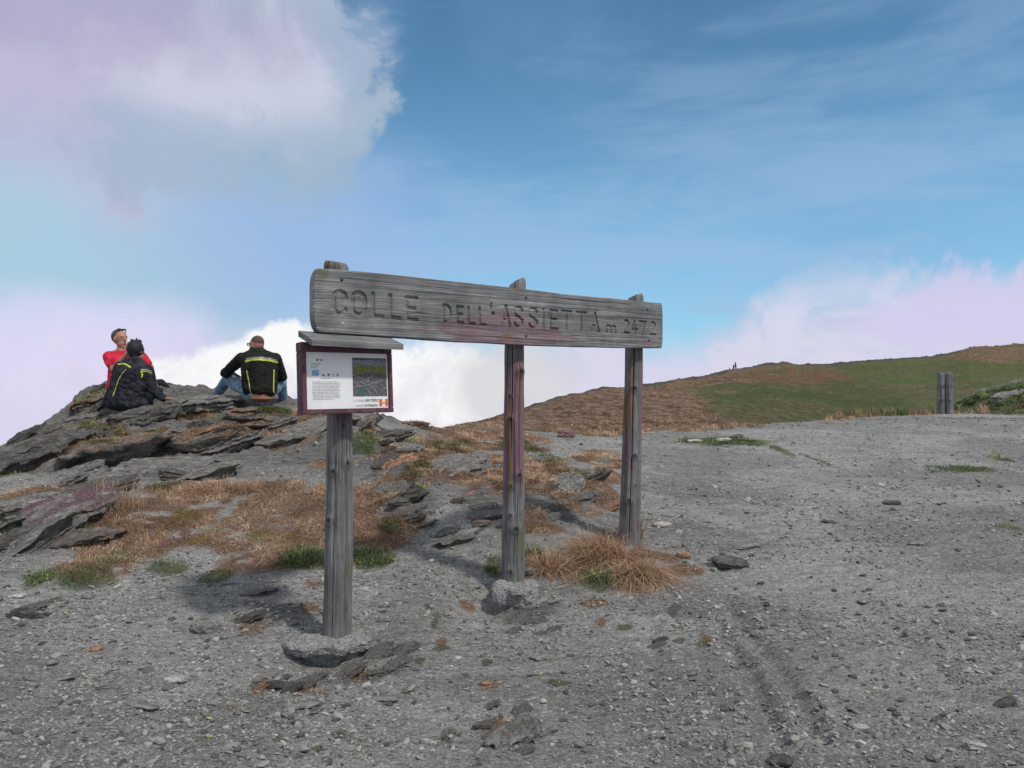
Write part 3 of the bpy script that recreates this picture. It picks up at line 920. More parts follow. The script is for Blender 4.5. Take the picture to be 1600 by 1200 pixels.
splinters([(60, 220, 650, 740), (160, 470, 640, 720), (120, 330, 690, 750), (0, 130, 760, 850), (420, 600, 655, 700)], 64, .28, .75, 'jagged grey schist splinter jutting from the outcrop on the left', 'broken rocks of the left outcrop', 1, ('rock', 'rock_dark', 'rock_top', 'rock', 'rock_top'))
splinters([(92, 165, 604, 664), (0, 100, 672, 720)], 16, .22, .5, 'angular grey block on the left skyline of the outcrop', 'angular blocks on the skyline of the left outcrop', 6, ('rock_dark', 'rock', 'rock_top'), -30)
splinters([(600, 780, 720, 830), (560, 720, 690, 780), (820, 960, 720, 820), (600, 780, 780, 850)], 46, .12, .38, 'small tilted schist rib on the slope behind the posts', 'schist ribs on the slope behind the posts', 2, ('rock', 'rock_dark', 'rock', 'stone_rust', 'rock'))
splinters([(520, 640, 1000, 1050), (400, 560, 1045, 1085)], 20, .07, .22, 'thin streaked rock splinter at the foot of the left post', 'rock splinters round the left concrete foot', 3, ('rock', 'rock', 'rock_dark', 'rock', 'stone_rust'))
splinters([(740, 860, 1090, 1180), (790, 880, 950, 990), (1000, 1060, 960, 1010)], 16, .06, .15, 'thin rock splinter set flush in the gravel near the bottom centre', 'rock splinters flush in the gravel', 4, ('rock', 'rock', 'rock_dark', 'rock', 'rock'))
splinters([(380, 480, 930, 990), (20, 60, 950, 975)], 8, .10, .25, 'dark rock splinter in the gravel left of the left post', 'rock splinters left of the left post', 5, ('rock_dark', 'rock'))

# ------------------------------------------------------------------ loose stones
stones = [
    (1142, 884, .30, .20, .085, 'rock_dark', 'large dark layered block lying alone on the gravel right of the grass tuft'),
    (1174, 851, .34, .12, .03, 'stone_mid', 'thin pale grey slab lying just behind the large dark block'),
    (1035, 822, .20, .07, .05, 'stone_white', 'whitish splinter of stone right of the right post'),
    (1068, 872, .12, .09, .05, 'stone_rust', 'orange stone at the right end of the big dry tuft'),
    (1393, 786, .20, .09, .05, 'stone_dark', 'dark forked stone in the middle of the gravel on the right'),
    (1399, 797, .11, .06, .035, 'stone_mid', 'small pale stone touching the dark forked stone'),
    (1296, 817, .13, .07, .03, 'stone_dark', 'flat black stone left of the dark forked stone'),
    (1315, 845, .11, .07, .035, 'stone_mid', 'small grey stone just below the flat black stone'),
    (1430, 850, .13, .07, .03, 'stone_mid', 'pale flat stone to the right of the flat black stone, halfway up the gravel'),
    (852, 1022, .15, .085, .03, 'stone_mid', 'pale flat slab alone below the middle concrete foot'),
    (275, 1068, .15, .085, .03, 'stone_white', 'pale flat slab with a sharp edge at the lower left'),
    (275, 1132, .06, .045, .025, 'stone_mid', 'small pale stone directly below the pale sharp-edged slab'),
    (228, 1082, .07, .05, .03, 'stone_mid', 'rounded grey stone left of the pale sharp-edged slab'),
    (151, 1017, .07, .05, .035, 'stone_rust', 'small orange stone alone on the left gravel'),
    (320, 988, .16, .11, .075, 'stone_mid', 'chunky grey block at the left of the left concrete foot'),
    (92, 1064, .16, .05, .02, 'stone_mid', 'long flat grey stone near the left edge'),
    (52, 1064, .08, .04, .02, 'stone_mid', 'smaller flat stone left of the long flat grey stone'),
    (82, 1038, .07, .05, .025, 'stone_mid', 'grey pebble above the long flat grey stone'),
    (1571, 1104, .14, .05, .04, 'stone_dark', 'dark log-like stone near the lower right corner'),
    (1523, 1170, .10, .06, .035, 'stone_white', 'pale stone below the dark log-like stone'),
    (1145, 1168, .09, .07, .045, 'stone_mid', 'chunky stone with a dark shadow at the bottom right of centre'),
    (1220, 1190, .10, .07, .04, 'stone_dark', 'dark stone cut by the bottom edge right of centre'),
    (1460, 1182, .07, .05, .03, 'stone_mid', 'grey stone near the bottom edge towards the right corner'),
    (1342, 1138, .09, .05, .04, 'stone_white', 'pale wedge stone beside a dark hollow at the lower right'),
    (1272, 1085, .09, .06, .015, 'stone_mid', 'thin pale flake beside the rut on the right'),
    (1418, 992, .06, .045, .03, 'stone_mid', 'small angular stone in the middle of the right foreground'),
    (30, 932, .12, .09, .025, 'stone_white', 'pale flat stone at the left edge below the grass'),
    (36, 964, .20, .07, .05, 'stone_dark', 'dark layered stone at the left edge'),
    (138, 934, .09, .06, .04, 'stone_mid', 'pale lump right of a green clump on the left gravel'),
    (604, 1095, .13, .09, .025, 'stone_mid', 'flat grey stone below the left concrete foot on its right'),
    (622, 1026, .07, .055, .035, 'stone_mid', 'smooth grey pebble right of the left concrete foot'),
    (470, 1108, .18, .07, .03, 'stone_mid', 'long pale flake below the layered rib at the lower left'),
    (225, 1108, .20, .06, .02, 'stone_mid', 'long thin grey flake under the rounded grey stone'),
    (1350, 935, .10, .06, .03, 'stone_mid', 'pale stone alone in the upper part of the right foreground'),
    (886, 682, .30, .16, .13, 'stone_maroon', 'dark maroon stone on the ridge between the middle and right posts'),
    (1086, 690, .26, .16, .06, 'stone_white', 'white stone at the gravel edge just right of the right post'),
    (1131, 688, .30, .14, .06, 'stone_white', 'longer white stone at the gravel edge, second from the right post'),
    (1150, 684, .26, .12, .07, 'stone_dark', 'dark stone beside the longer white stone at the gravel edge'),
    (1376, 760, .14, .08, .04, 'stone_white', 'bright white stone above the dark forked stone'),
    (750, 822, .17, .11, .04, 'stone_maroon', 'maroon stone lying left of the middle post'),
    (783, 893, .06, .05, .05, 'stone_mid', 'small upright stone wedged left of the foot of the middle post'),
    (828, 900, .08, .06, .06, 'stone_mid', 'small stone wedged right of the foot of the middle post'),
    (760, 1065, .075, .05, .02, 'stone_rust', 'rusty flat stone below the pale slab at the centre'),
]
for i, (px, py, a, b_, c, mt, lab) in enumerate(stones):
    x, y = hit(px, py)
    me = rock_mesh('stone', (a, b_, c), 200 + i * 7, layers=4, n=(12, 9, 5), sq=3.0, rough=0.9, step=0.12)
    o = link('stone', me, M[mt])
    o.location = (x, y, gz(x, y) + c * 0.32)
    o.rotation_euler = (R(rng.uniform(-8, 8)), R(rng.uniform(-10, 10)), R(rng.uniform(-25, 35)))
    tag(o, lab, 'stone')

protos = [rock_mesh('small_stone', (1, rng.uniform(.5, .8), rng.uniform(.25, .5)), 700 + i * 5, layers=3, n=(5, 4, 3), sq=2.6, rough=1.0, step=0.12) for i in range(10)]
for i, me in enumerate(protos):
    me.materials.append(M[('stone_mid', 'rock', 'rock', 'stone_mid', 'rock')[i % 5]])
k = 0
tries = 0
xs = []; ys_ = []
while len(xs) < 500:
    py = rng.uniform(760, 1198); px = rng.uniform(5, 1595)
    if px < 650 and py < 920: continue
    Yh = EYE * F / (py - 600)
    xs.append((px - 800) / F * Yh); ys_.append(Yh)
xs = np.array(xs); ys_ = np.array(ys_)
ok = (emask(BROWN, xs, ys_) < 0.1) & (emask(GREEN, xs, ys_) < 0.2)
xs = xs[ok]; ys_ = ys_[ok]
zs = ground_h(xs, ys_)
for x, y, z in list(zip(xs, ys_, zs))[:230]:
    o = bpy.data.objects.new('small_stone', protos[rng.integers(10)])
    s = rng.uniform(.02, .048) * (0.7 + 0.1 * y)
    o.location = (x, y, z + s * 0.1)
    o.scale = (s, s, s * rng.uniform(.7, 1.1))
    o.rotation_euler = (rng.uniform(-.2, .2), rng.uniform(-.2, .2), rng.uniform(0, 6.28))
    COL.objects.link(o)
    tag(o, 'small grey stone lying loose among the gravel of the pass', 'stone', 'small loose stones scattered over the gravel')


def build_gravel(n=32000):
    py = 600 + 600 * rng.beta(1.15, 1.25, n * 2)
    px = rng.uniform(-60, 1660, n * 2)
    py = np.maximum(py, 650)
    Yh = np.minimum(EYE * F / (py - 600) * 0.97, 17)
    # rock slope on the left is nearer than the flat ground would be
    Yh = np.where(px < 700, np.minimum(Yh, 5.2 + (Yh - 5.2) * 0.45), Yh)
    x = (px - 800) / F * Yh
    y = Yh
    keep = (emask(BROWN, x, y) < 0.35) & (emask(GREEN, x, y) < 0.5)
    dens = fbm(x * 1.4, y * 1.4, octv=3, seed=91)
    keep &= (rng.uniform(0, 1, len(x)) < sst(dens, 0.32, 0.62) * 0.9 + 0.15)
    x = x[keep][:n]; y = y[keep][:n]
    n = len(x)
    z = ground_h(x, y)
    t_ = (1 + 5 ** .5) / 2
    ico = np.array([(-1, t_, 0), (1, t_, 0), (-1, -t_, 0), (1, -t_, 0), (0, -1, t_), (0, 1, t_), (0, -1, -t_), (0, 1, -t_), (t_, 0, -1), (t_, 0, 1), (-t_, 0, -1), (-t_, 0, 1)]) / 1.9
    fc = np.array([(0, 11, 5), (0, 5, 1), (0, 1, 7), (0, 7, 10), (0, 10, 11), (1, 5, 9), (5, 11, 4), (11, 10, 2), (10, 7, 6), (7, 1, 8), (3, 9, 4), (3, 4, 2), (3, 2, 6), (3, 6, 8), (3, 8, 9), (4, 9, 5), (2, 4, 11), (6, 2, 10), (8, 6, 7), (9, 8, 1)])
    s = 0.0062 * (0.6 + 0.13 * y) * np.exp(rng.normal(0, 0.5, n))
    s = np.minimum(s, 0.035)
    P = ico[None] * (1 + rng.uniform(-.35, .35, (n, 12, 1)))
    P = P * np.stack([s, s * rng.uniform(.45, .9, n), s * rng.uniform(.22, .6, n)], -1)[:, None, :]
    a = rng.normal(0.35, 0.9, n)
    ca, sa = np.cos(a)[:, None], np.sin(a)[:, None]
    tx = rng.normal(0, .22, n)[:, None]; ty = rng.normal(0, .22, n)[:, None]
    X = P[..., 0] * ca - P[..., 1] * sa
    Yy = P[..., 0] * sa + P[..., 1] * ca
    Z = P[..., 2] + X * tx + Yy * ty
    V = np.stack([X + x[:, None], Yy + y[:, None], Z + (z + s * 0.18)[:, None]], -1).reshape(-1, 3)
    Fc = (fc[None] + (np.arange(n) * 12)[:, None, None]).reshape(-1, 3)
    tone = np.repeat(np.clip(rng.beta(2.2, 2.2, n) * 0.9 + (rng.uniform(0, 1, n) < 0.02) * 0.3, 0, 1), 12)
    o = link('gravel', mesh_np('gravel', V, Fc, {'tone': tone}), M['gravel'])
    tag(o, 'countless grey schist chips strewn over the pass', 'gravel', kind='stuff')


build_gravel()


# ------------------------------------------------------------------ grass
def blades(roots, L, Wd, up, az, bend, tone):
    """roots (n,3); L length; up 0..1 uprightness; az heading of lean"""
    n = len(roots)
    d = np.stack([np.cos(az), np.sin(az), np.zeros(n)], -1)
    s = np.stack([-np.sin(az), np.cos(az), np.zeros(n)], -1)
    # face the broad side any way round
    tw = rng.uniform(0, 6.28, n)
    s = s * np.cos(tw)[:, None] + d * np.sin(tw)[:, None] * 0.8
    e = (1 - up)[:, None]
    U = np.array([0, 0, 1.0])[None]
    m1 = roots + (d * e * 0.45 + U * up[:, None] * 0.6) * L[:, None]
    tip = roots + (d * (e + bend[:, None] * 0.5) + U * (up - bend * 0.35)[:, None]) * L[:, None]
    w = Wd[:, None]
    V = np.stack([roots - s * w / 2, roots + s * w / 2, m1 - s * w * .42, m1 + s * w * .42, tip], 1).reshape(-1, 3)
    i = (np.arange(n) * 5)[:, None]
    q = np.concatenate([i, i + 1, i + 3, i + 2], 1)
    tr = np.concatenate([i + 2, i + 3, i + 4], 1)
    return V, q, tr, np.repeat(tone, 5)


def scatter(lst, n_per_m2, seed, k=0.45, nmax=60000):
    X = []; Y = []
    for (cx, cy, rx, ry) in lst:
        n = int(min(n_per_m2 * rx * ry * 4 * 1.3, nmax))
        X.append(rng.uniform(cx - rx * 1.25, cx + rx * 1.25, n)); Y.append(rng.uniform(cy - ry * 1.25, cy + ry * 1.25, n))
    X = np.concatenate(X); Y = np.concatenate(Y)
    m = emask(lst, X, Y, 0.15, k, seed)
    m = m * (1 - .92 * sst(fbm(X * 4.2, Y * 6, octv=4, seed=141), .65, .74))
    kp = rng.uniform(0, 1, len(X)) < m
    return X[kp], Y[kp]


def grass_object(name, X, Y, mat, L0, W0, up0, label, Z=None, az=None, kind='stuff', tonefn=None):
    n = len(X)
    if Z is None:
        Z = ground_h(X, Y)
    # clumps lean together
    if az is None:
        az = fbm(X * 2.3, Y * 2.3, octv=2, seed=111) * 14 + rng.normal(0, .7, n)
    cl = fbm(X * 4.5, Y * 4.5, octv=3, seed=113)
    L = L0 * (0.45 + 1.1 * cl) * np.exp(rng.normal(0, .3, n))
    Wd = W0 * rng.uniform(.7, 1.4, n) * (0.55 + Y * 0.065)
    up = np.clip(up0 + rng.normal(0, .18, n), .05, .98)
    tone = np.clip(rng.normal(.5, .2, n) + (cl - .5) * 1.6, 0, 1)
    V, q, tr, tn = blades(np.stack([X, Y, Z - 0.004], -1), L, Wd, up, az, rng.uniform(0, .8, n), tone)
    o = link(name, mesh_np(name, V, [q, tr], {'tone': tn}), M[mat])
    tag(o, label, 'grass', kind=kind)
    return o


X, Y = scatter(BROWN, 4600, 5, nmax=28000)
far = Y > 12
kp = (~far) | (rng.uniform(0, 1, len(X)) < 0.35)
X = X[kp]; Y = Y[kp]
X = X[rng.permutation(len(X))]if False else X
grass_object('dry_grass', X, Y, 'dry', .062, .0042, .30, 'matted brown dry grass covering the slope behind and left of the posts')
X, Y = scatter(SMALLBROWN, 9000, 6, .4)
grass_object('dry_grass', X, Y, 'dry', .03, .004, .25, 'tiny flat tufts of dry grass among the gravel')
X, Y = scatter(GREEN, 3400, 7, .7, 9000)
grass_object('green_grass', X, Y, 'grass', .05, .006, .55, 'short green grass in scattered patches on the pass')
X, Y = scatter(SMALLGREEN, 4000, 9, .5, 3000)
grass_object('green_grass', X, Y, 'grass', .02, .006, .4, 'tiny green shoots among the gravel')
X, Y = scatter(YELLOW, 2500, 8, .5, 3000)
grass_object('yellow_grass', X, Y, 'yellow', .05, .005, .5, 'yellowish grass clumps inside the brown turf')

n = 26000
X = rng.uniform(11.8, 18, n); Y = rng.uniform(20.3, 24, n)
kp = (base_h(X, Y) > .88) & (fbm(X * 1.5, Y * 1.5, octv=3, seed=161) > .40)
grass_object('green_grass', X[kp], Y[kp], 'grass', .13, .012, .45, 'green turf covering the bank at the right edge')
n = 12000
px = rng.uniform(1285, 1545, n)
Y = np.interp(px, [1285, 1370, 1545], [18.2, 18.9, 20.8]) + rng.uniform(-.5, .9, n)
X = (px - 800) / F * Y
cl_ = fbm(X * 1.8, Y * .8, octv=3, seed=171)
kp = cl_ > .40
grass_object('dry_grass', X[kp], Y[kp], 'dry', .15, .008, .6, 'orange dry grass along the gravel edge round the double post', Z=base_h(X[kp], Y[kp]) + .02)
# fringe of tall dry grass along the brink of the gravel
n = 15000
px = rng.uniform(700, 1620, n)
ex_ = np.interp(px, [700, 900, 1200, 1370, 1600], [13.2, 13.9, 16.0, 18.5, 20.2])
Y = ex_ + rng.uniform(-.5, .7, n) * np.where(px > 1280, 1.0, 1.0)
X = (px - 800) / F * Y
kp = (vn(X * 1.1, Y * 0.6, seed=14) > np.where((px > 1195) & (px < 1285), .8, .38))
X = X[kp]; Y = Y[kp]
grass_object('dry_grass', X, Y, 'dry', .10, .006, .55, 'fringe of upright dry grass along the far edge of the gravel')
n = 8000
px = rng.uniform(820, 1260, n)
r_ = rng.uniform(0, 1, n) ** 1.5 * 0.35
kp = px < 1120 + rng.uniform(-10, 130, n) * (r_ < .08)
px = px[kp]; r_ = r_[kp]
x, y, z, _ = hill_pt(px, r_)
grass_object('dry_grass', x, y, 'dry', .12, .007, .45, 'dry tussock grass on the near slope of the brown hill', Z=z)
n = 2600
px = rng.uniform(1240, 1420, n); Y = rng.uniform(18.2, 19.4, n)
X = (px - 800) / F * Y
kp = vn(X * 2.1, Y * 0.6, seed=24) > .5
grass_object('green_grass', X[kp], Y[kp], 'grass', .22, .006, .85, 'thin green stems standing on the brink right of the hill')


def tuft(name, px, py, n, rad, L, up, mat, label, W0=.004, lean=None, flat=0.7):
    c = on_ground(px, py)
    a = rng.uniform(0, 6.283, n)
    r = rad * np.sqrt(rng.uniform(0, 1, n))
    X = r * np.cos(a); Y = r * np.sin(a) * flat
    Z = ground_h(X + c.x, Y + c.y) - c.z
    az = a + rng.normal(0, .8, n)
    if lean is not None:
        az = np.where(rng.uniform(0, 1, n) < .6, lean + rng.normal(0, .7, n), az)
    Ls = L * np.exp(rng.normal(-.12, .45, n))
    u = np.clip(up - r / rad * 0.3 + rng.normal(0, .2, n), .06, .95)
    V, q, tr, tn = blades(np.stack([X, Y, Z - .005], -1), Ls, W0 * rng.uniform(.7, 1.4, n), u, az, rng.uniform(.1, .9, n), np.clip(rng.normal(.55, .22, n), 0, 1))
    o = link(name, mesh_np(name, V, [q, tr], {'tone': tn}), M[mat])
    o.location = c
    tag(o, label, 'grass tuft')
    if name == 'grass_stalk': o['kind'] = 'stuff'
    return o


tuft('grass_tuft', 945, 878, 2800, .22, .26, .55, 'dry', 'big shaggy brown tuft round the foot of the right post', lean=3.4)
tuft('grass_tuft', 998, 905, 2000, .20, .22, .42, 'dry', 'brown tuft spilling forward in front of the right post', lean=5.2)
tuft('grass_tuft', 985, 840, 500, .10, .22, .9, 'dry', 'upright brown stems against the left side of the right post')
tuft('grass_tuft', 855, 890, 1100, .17, .16, .55, 'dry', 'smaller brown tuft just right of the middle post')
tuft('grass_tuft', 935, 912, 420, .10, .09, .6, 'grass', 'green clump under the front of the big brown tuft', W0=.007)
tuft('grass_tuft', 832, 872, 260, .06, .10, .7, 'grass', 'narrow green clump against the right side of the middle post', W0=.007)
tuft('grass_tuft', 990, 915, 200, .06, .09, .6, 'grass', 'dark green clump inside the forward brown tuft', W0=.007)
tuft('grass_tuft', 773, 886, 260, .06, .06, .6, 'grass', 'mossy green clump at the left of the middle post foot', W0=.007)
tuft('grass_tuft', 485, 880, 900, .20, .09, .7, 'grass', 'dark green clump left of the left post', W0=.006)
tuft('grass_tuft', 580, 878, 700, .17, .08, .7, 'grass', 'dark green clump right of the left post', W0=.006)
tuft('grass_tuft', 175, 800, 700, .30, .22, .85, 'dry', 'tall sparse brown tuft beside the slab with the maroon face', W0=.004)
tuft('grass_tuft', 355, 770, 1500, .34, .13, .55, 'dry', 'rounded brown tuft in the middle of the upper turf')
tuft('grass_tuft', 85, 715, 1500, .36, .20, .7, 'grass', 'large green clump between the dark rocks at the far left', W0=.008)
tuft('grass_tuft', 150, 800, 500, .16, .10, .6, 'grass', 'green clump at the right edge of the slab with the maroon face', W0=.007)
tuft('grass_tuft', 500, 775, 500, .13, .10, .45, 'dry', 'small brown hummock just left of the left post halfway up the slope')
tuft('grass_tuft', 66, 903, 500, .11, .07, .5, 'grass', 'low green clump at the left end of the brown turf', W0=.007)
# two or three seed stalks against the cloud
for (px, py, lab) in ((735, 668, 'thin dark seed stalks against the cloud left of the middle post'), (1015, 672, 'sparse seed stalks on the ridge right of the right post')):
    tuft('grass_stalk', px, py, 9, .35, .34, .9, 'dry', lab, W0=.004)

RT = []
for o_ in list(COL.objects):
    if o_.type == 'MESH' and o_.name.startswith(('rock_ledge', 'boulder')) and o_.data.materials and o_.data.materials[0] == M['rock_top']:
        Mx = np.array(Matrix.Translation(o_.location) @ o_.rotation_euler.to_matrix().to_4x4())
        nf = len(o_.data.polygons)
        ce = np.empty(nf * 3, np.float32); o_.data.polygons.foreach_get('center', ce); ce = ce.reshape(-1, 3)
        no = np.empty(nf * 3, np.float32); o_.data.polygons.foreach_get('normal', no); no = no.reshape(-1, 3) @ Mx[:3, :3].T
        w_ = ce @ Mx[:3, :3].T + Mx[:3, 3]
        k_ = (no[:, 2] > .7) & (fbm(w_[:, 0] * 2.4, w_[:, 1] * 3.2, octv=3, seed=151) > .46)
        w_ = w_[k_]
        if len(w_):
            w_ = np.repeat(w_, 7, 0)
            RT.append(w_ + rng.normal(0, .018, w_.shape) * np.array([1, 1, .05]))
RT = np.concatenate(RT)
gm = fbm(RT[:, 0] * 2.0, RT[:, 1] * 2.5, octv=2, seed=155) > .58
grass_object('dry_grass', RT[~gm, 0], RT[~gm, 1], 'dry', .07, .004, .3, 'brown turf growing on top of the rock ledges', Z=RT[~gm, 2])
grass_object('green_grass', RT[gm, 0], RT[gm, 1], 'grass', .05, .005, .45, 'green turf growing on top of the rock ledges', Z=RT[gm, 2])

# shrubs on the skyline of the hill
def shrub(px, h, label):
    x, y, z, _ = hill_pt(np.array([float(px)]), np.array([1.0]))
    root = empty('shrub', (float(x[0]), float(y[0]), float(z[0]) - .1))
    tag(root, label, 'shrub', 'dark shrubs on the skyline of the hill')
    n = 260
    a = rng.uniform(0, 6.28, n); t_ = rng.uniform(.08, 1, n) ** .8
    r = h * .24 * (1.05 - t_) * np.sqrt(rng.uniform(0, 1, n))
    P = np.stack([r * np.cos(a), r * np.sin(a), t_ * h * .9], -1)
    V, q, tr, tn = blades(P, np.full(n, h * .16), np.full(n, h * .045), np.full(n, .7), a, np.full(n, .2), rng.uniform(0, .3, n))
    o = link('crown', mesh_np('crown', V, [q, tr], {'tone': tn}), M['grass'], root)
    bm = bmesh.new()
    bmesh.ops.create_cone(bm, cap_ends=True, segments=6, radius1=h * .035, radius2=h * .01, depth=h * .8, matrix=Matrix.Translation((0, 0, h * .4)))
    me = bpy.data.meshes.new('trunk'); bm.to_mesh(me); bm.free()
    link('trunk', me, M['stone_dark'], root)


shrub(1140, .55, 'smallest dark shrub on the skyline, leftmost of the three')
shrub(1146, .85, 'middle dark shrub on the skyline, close to the tallest')
shrub(1149, 1.05, 'tallest dark shrub on the skyline of the brown hill')

# ------------------------------------------------------------------ the sign
EU = Vector((0.783, 0.622, 0)).normalized()
EN = Vector((EU.y, -EU.x, 0))
Z1 = 4.68
BO = Vector(((491 - 800) / F * Z1, Z1, 0))          # left end of the board's face, on the ground plane


def plane_s(px, off=0.0):
    """distance along the board direction of the point seen at px on the plane moved off metres forward"""
    o = BO + EN * off
    k = (px - 800) / F
    return (k * o.y - o.x) / (EU.x - k * EU.y)


def plane_z(s, py, off=0.0):
    o = BO + EN * off + EU * s
    return EYE + (600 - py) / F * o.y


def post_mesh(name, cx_list, r0, r1, seed, cracks, knots, stains, topcut, nseg=210, dz=0.012):
    """cx_list: [(z, x, y)] centre line; cracks: [(angle, z0, z1, depth)]; knots: [(angle, z, r)]"""
    zz = np.array([c[0] for c in cx_list]); xx = np.array([c[1] for c in cx_list]); yy = np.array([c[2] for c in cx_list])
    z = np.arange(zz[0], zz[-1] + 1e-6, dz)
    a = np.linspace(0, 2 * np.pi, nseg, endpoint=False)
    A, Z = np.meshgrid(a, z)
    t_ = (Z - zz[0]) / (zz[-1] - zz[0])
    Rr = r0 + (r1 - r0) * t_
    Rr = Rr * (1 + 0.09 * (fbm(np.cos(A) * 1.2 + seed, np.sin(A) * 1.2, Z * 2.1, 4, seed) - .5) * 2)
    Rr = Rr + 0.004 * (fbm(np.cos(A) * 9 + seed, np.sin(A) * 9, Z * 1.2, 3, seed + 4) - .5) * 2
    deep = np.zeros_like(A)
    for (ca, z0, z1, dp, wd) in cracks:
        c = ca + 0.10 * (fbm(Z * 2.5, Z * 0 + seed + ca, octv=3, seed=seed + 7) - .5) * 2
        dA = (A - c + np.pi) % (2 * np.pi) - np.pi
        prof = sst(Z, z0, z0 + .12) * (1 - sst(Z, z1 - .12, z1))
        wd = wd * .36
        g = np.exp(-(dA * Rr / (wd * (0.5 + 0.5 * prof))) ** 2) * prof
        Rr = Rr - dp * .6 * g
        deep = np.maximum(deep, sst(g, .45, .9))
    for (ka, kz, kr) in knots:
        kr = kr * 1.25
        dA = (A - ka + np.pi) % (2 * np.pi) - np.pi
        d = np.sqrt((dA * Rr) ** 2 + (Z - kz) ** 2)
        Rr = Rr + kr * 0.65 * np.exp(-(d / (kr * 1.1)) ** 2) - kr * .55 * np.exp(-(d / (kr * .45)) ** 2)
        deep = np.maximum(deep, 0.95 * np.exp(-(d / (kr * .62)) ** 2))
    cx = np.interp(Z, zz, xx); cy = np.interp(Z, zz, yy)
    # the sawn top is slanted and worn
    top = zz[-1]
    tilt = topcut * np.cos(A - 2.8) * Rr
    zt = sst(Z, top - .09, top)
    Zp = Z + tilt * zt + zt * 0.012 * (fbm(np.cos(A) * 5, np.sin(A) * 5 + seed, octv=2, seed=seed) - .5)
    Rr = Rr * (1 - 0.16 * sst(Z, top - .035, top))
    X = cx + Rr * np.cos(A); Y = cy + Rr * np.sin(A)
    V = np.stack([X, Y, Zp], -1).reshape(-1, 3)
    nr, nc = A.shape
    i = np.arange(nr - 1)[:, None] * nc + np.arange(nc)[None, :]
    j = np.arange(nr - 1)[:, None] * nc + (np.arange(nc)[None, :] + 1) % nc
    Fq = np.stack([i, j, j + nc, i + nc], -1).reshape(-1, 4)
    tc = len(V)
    topv = V[-nc:].mean(0) + np.array([0, 0, .006])
    V = np.concatenate([V, topv[None], V[:nc].mean(0)[None]])
    k = np.arange(nc)
    ft = np.stack([(nr - 1) * nc + k, (nr - 1) * nc + (k + 1) % nc, np.full(nc, tc)], -1)
    fb = np.stack([(k + 1) % nc, k, np.full(nc, tc + 1)], -1)
    at_ = {'deep': np.concatenate([deep.ravel(), [0, 0]])}
    for nm in ('maroon', 'ochre', 'moss'):
        v = np.zeros_like(A)
        for (ka, kw, z0, z1, amt) in stains.get(nm, []):
            nz = (fbm(np.cos(A) * 6 + 2, np.sin(A) * 6, Z * 3.5, 4, seed + 31) - .5)
            dA = np.abs((A - ka + np.pi) % (2 * np.pi) - np.pi) + nz * .5
            Zn = Z + nz * .5
            v = np.maximum(v, amt * (1 - sst(dA, kw - .12, kw + .12)) * sst(Zn, z0 - .05, z0 + .05) * (1 - sst(Zn, z1 - .05, z1 + .05)))
        at_[nm] = np.concatenate([v.ravel(), [0, 0]])
    return mesh_np(name, V, [Fq, np.concatenate([ft, fb])], at_, smooth=True)


sign = empty('pass_sign', (P2C.x, P2C.y, P2C.z))
tag(sign, 'weathered wooden sign on three round posts with a carved name board', 'sign')
SO = sign.location.copy()


def loc_child(o, parent_loc):
    o.location = Vector(o.location) - parent_loc
    return o


PB = 0.07 + 0.086
# face of each post turned towards the camera has angle about -90 degrees
c = -math.pi / 2


def post_from(base, pts, **kw):
    """pts: (px, py) along the post at the post's depth plane behind the board"""
    out = []
    for px, py in pts:
        s = plane_s(px, -PB)
        q = BO - EN * PB + EU * s
        zz_ = EYE + (600 - py) / F * q.y
        out.append((zz_, q.x, q.y))
    out.sort()
    lo = out[0]
    out = [(lo[0] - .35, lo[1], lo[2])] + out
    z0 = lo[0]
    out = [(a_ - z0, b_ - lo[1], c_ - lo[2]) for a_, b_, c_ in out]
    o = link('post', post_mesh('post', out, **kw), M['post'], sign)
    o.location = Vector((lo[1], lo[2], z0)) - SO
    return o


p1 = post_from(None, [(526, 990), (530, 800), (531, 650), (528, 520), (525, 408)], r0=.092, r1=.077, seed=5,
               cracks=[(c - .12, .0, 1.25, .012, .005), (c + .12, .9, 2.45, .016, .005), (c + .75, .0, 1.5, .012, .005), (c - .75, .3, 2.4, .016, .005), (c + .35, 1.0, 2.4, .01, .004)],
               knots=[(c - .25, 1.05, .020), (c - .55, .74, .020), (c + .85, 1.1, .022), (c + .5, 1.34, .012)],
               stains={'maroon': [(c, 1.7, 1.33, 1.46, .5)], 'moss': [(c + 1.0, .35, .3, .42, .8), (c + .5, .5, -.05, .03, .5)], 'ochre': [(c - .4, .9, 2.32, 2.6, .6), (c + .9, .3, -.05, .05, .5)]}, topcut=.15)
p2 = post_from(None, [(801, 906), (803, 780), (803, 680), (804, 545), (808, 440)], r0=.094, r1=.068, seed=9,
               cracks=[(c - .25, .95, 2.3, .03, .008), (c + .55, .55, 1.75, .022, .006), (c + .35, .0, .75, .014, .005), (c - .8, .2, 1.8, .012, .004), (c + 0.05, .6, 1.3, .012, .004)],
               knots=[(c - .35, 1.22, .024), (c + .45, .80, .026), (c - .3, .72, .016), (c + .2, .40, .026), (c - .3, .5, .018), (c + .7, 1.58, .03), (c - .2, .08, .02), (c - .4, 1.4, .014)],
               stains={'maroon': [(c - .2, .95, .78, 1.62, .95), (c + .75, .4, .70, 1.3, .9), (c - .8, .4, .60, .72, .8)],
                       'ochre': [(c - .4, .2, .62, 1.42, 1.0), (c + .75, .18, 1.25, 1.65, .9)], 'moss': [(c + .85, .4, .18, .42, .8), (c + .3, .6, -.05, .06, .9)]}, topcut=-.5)
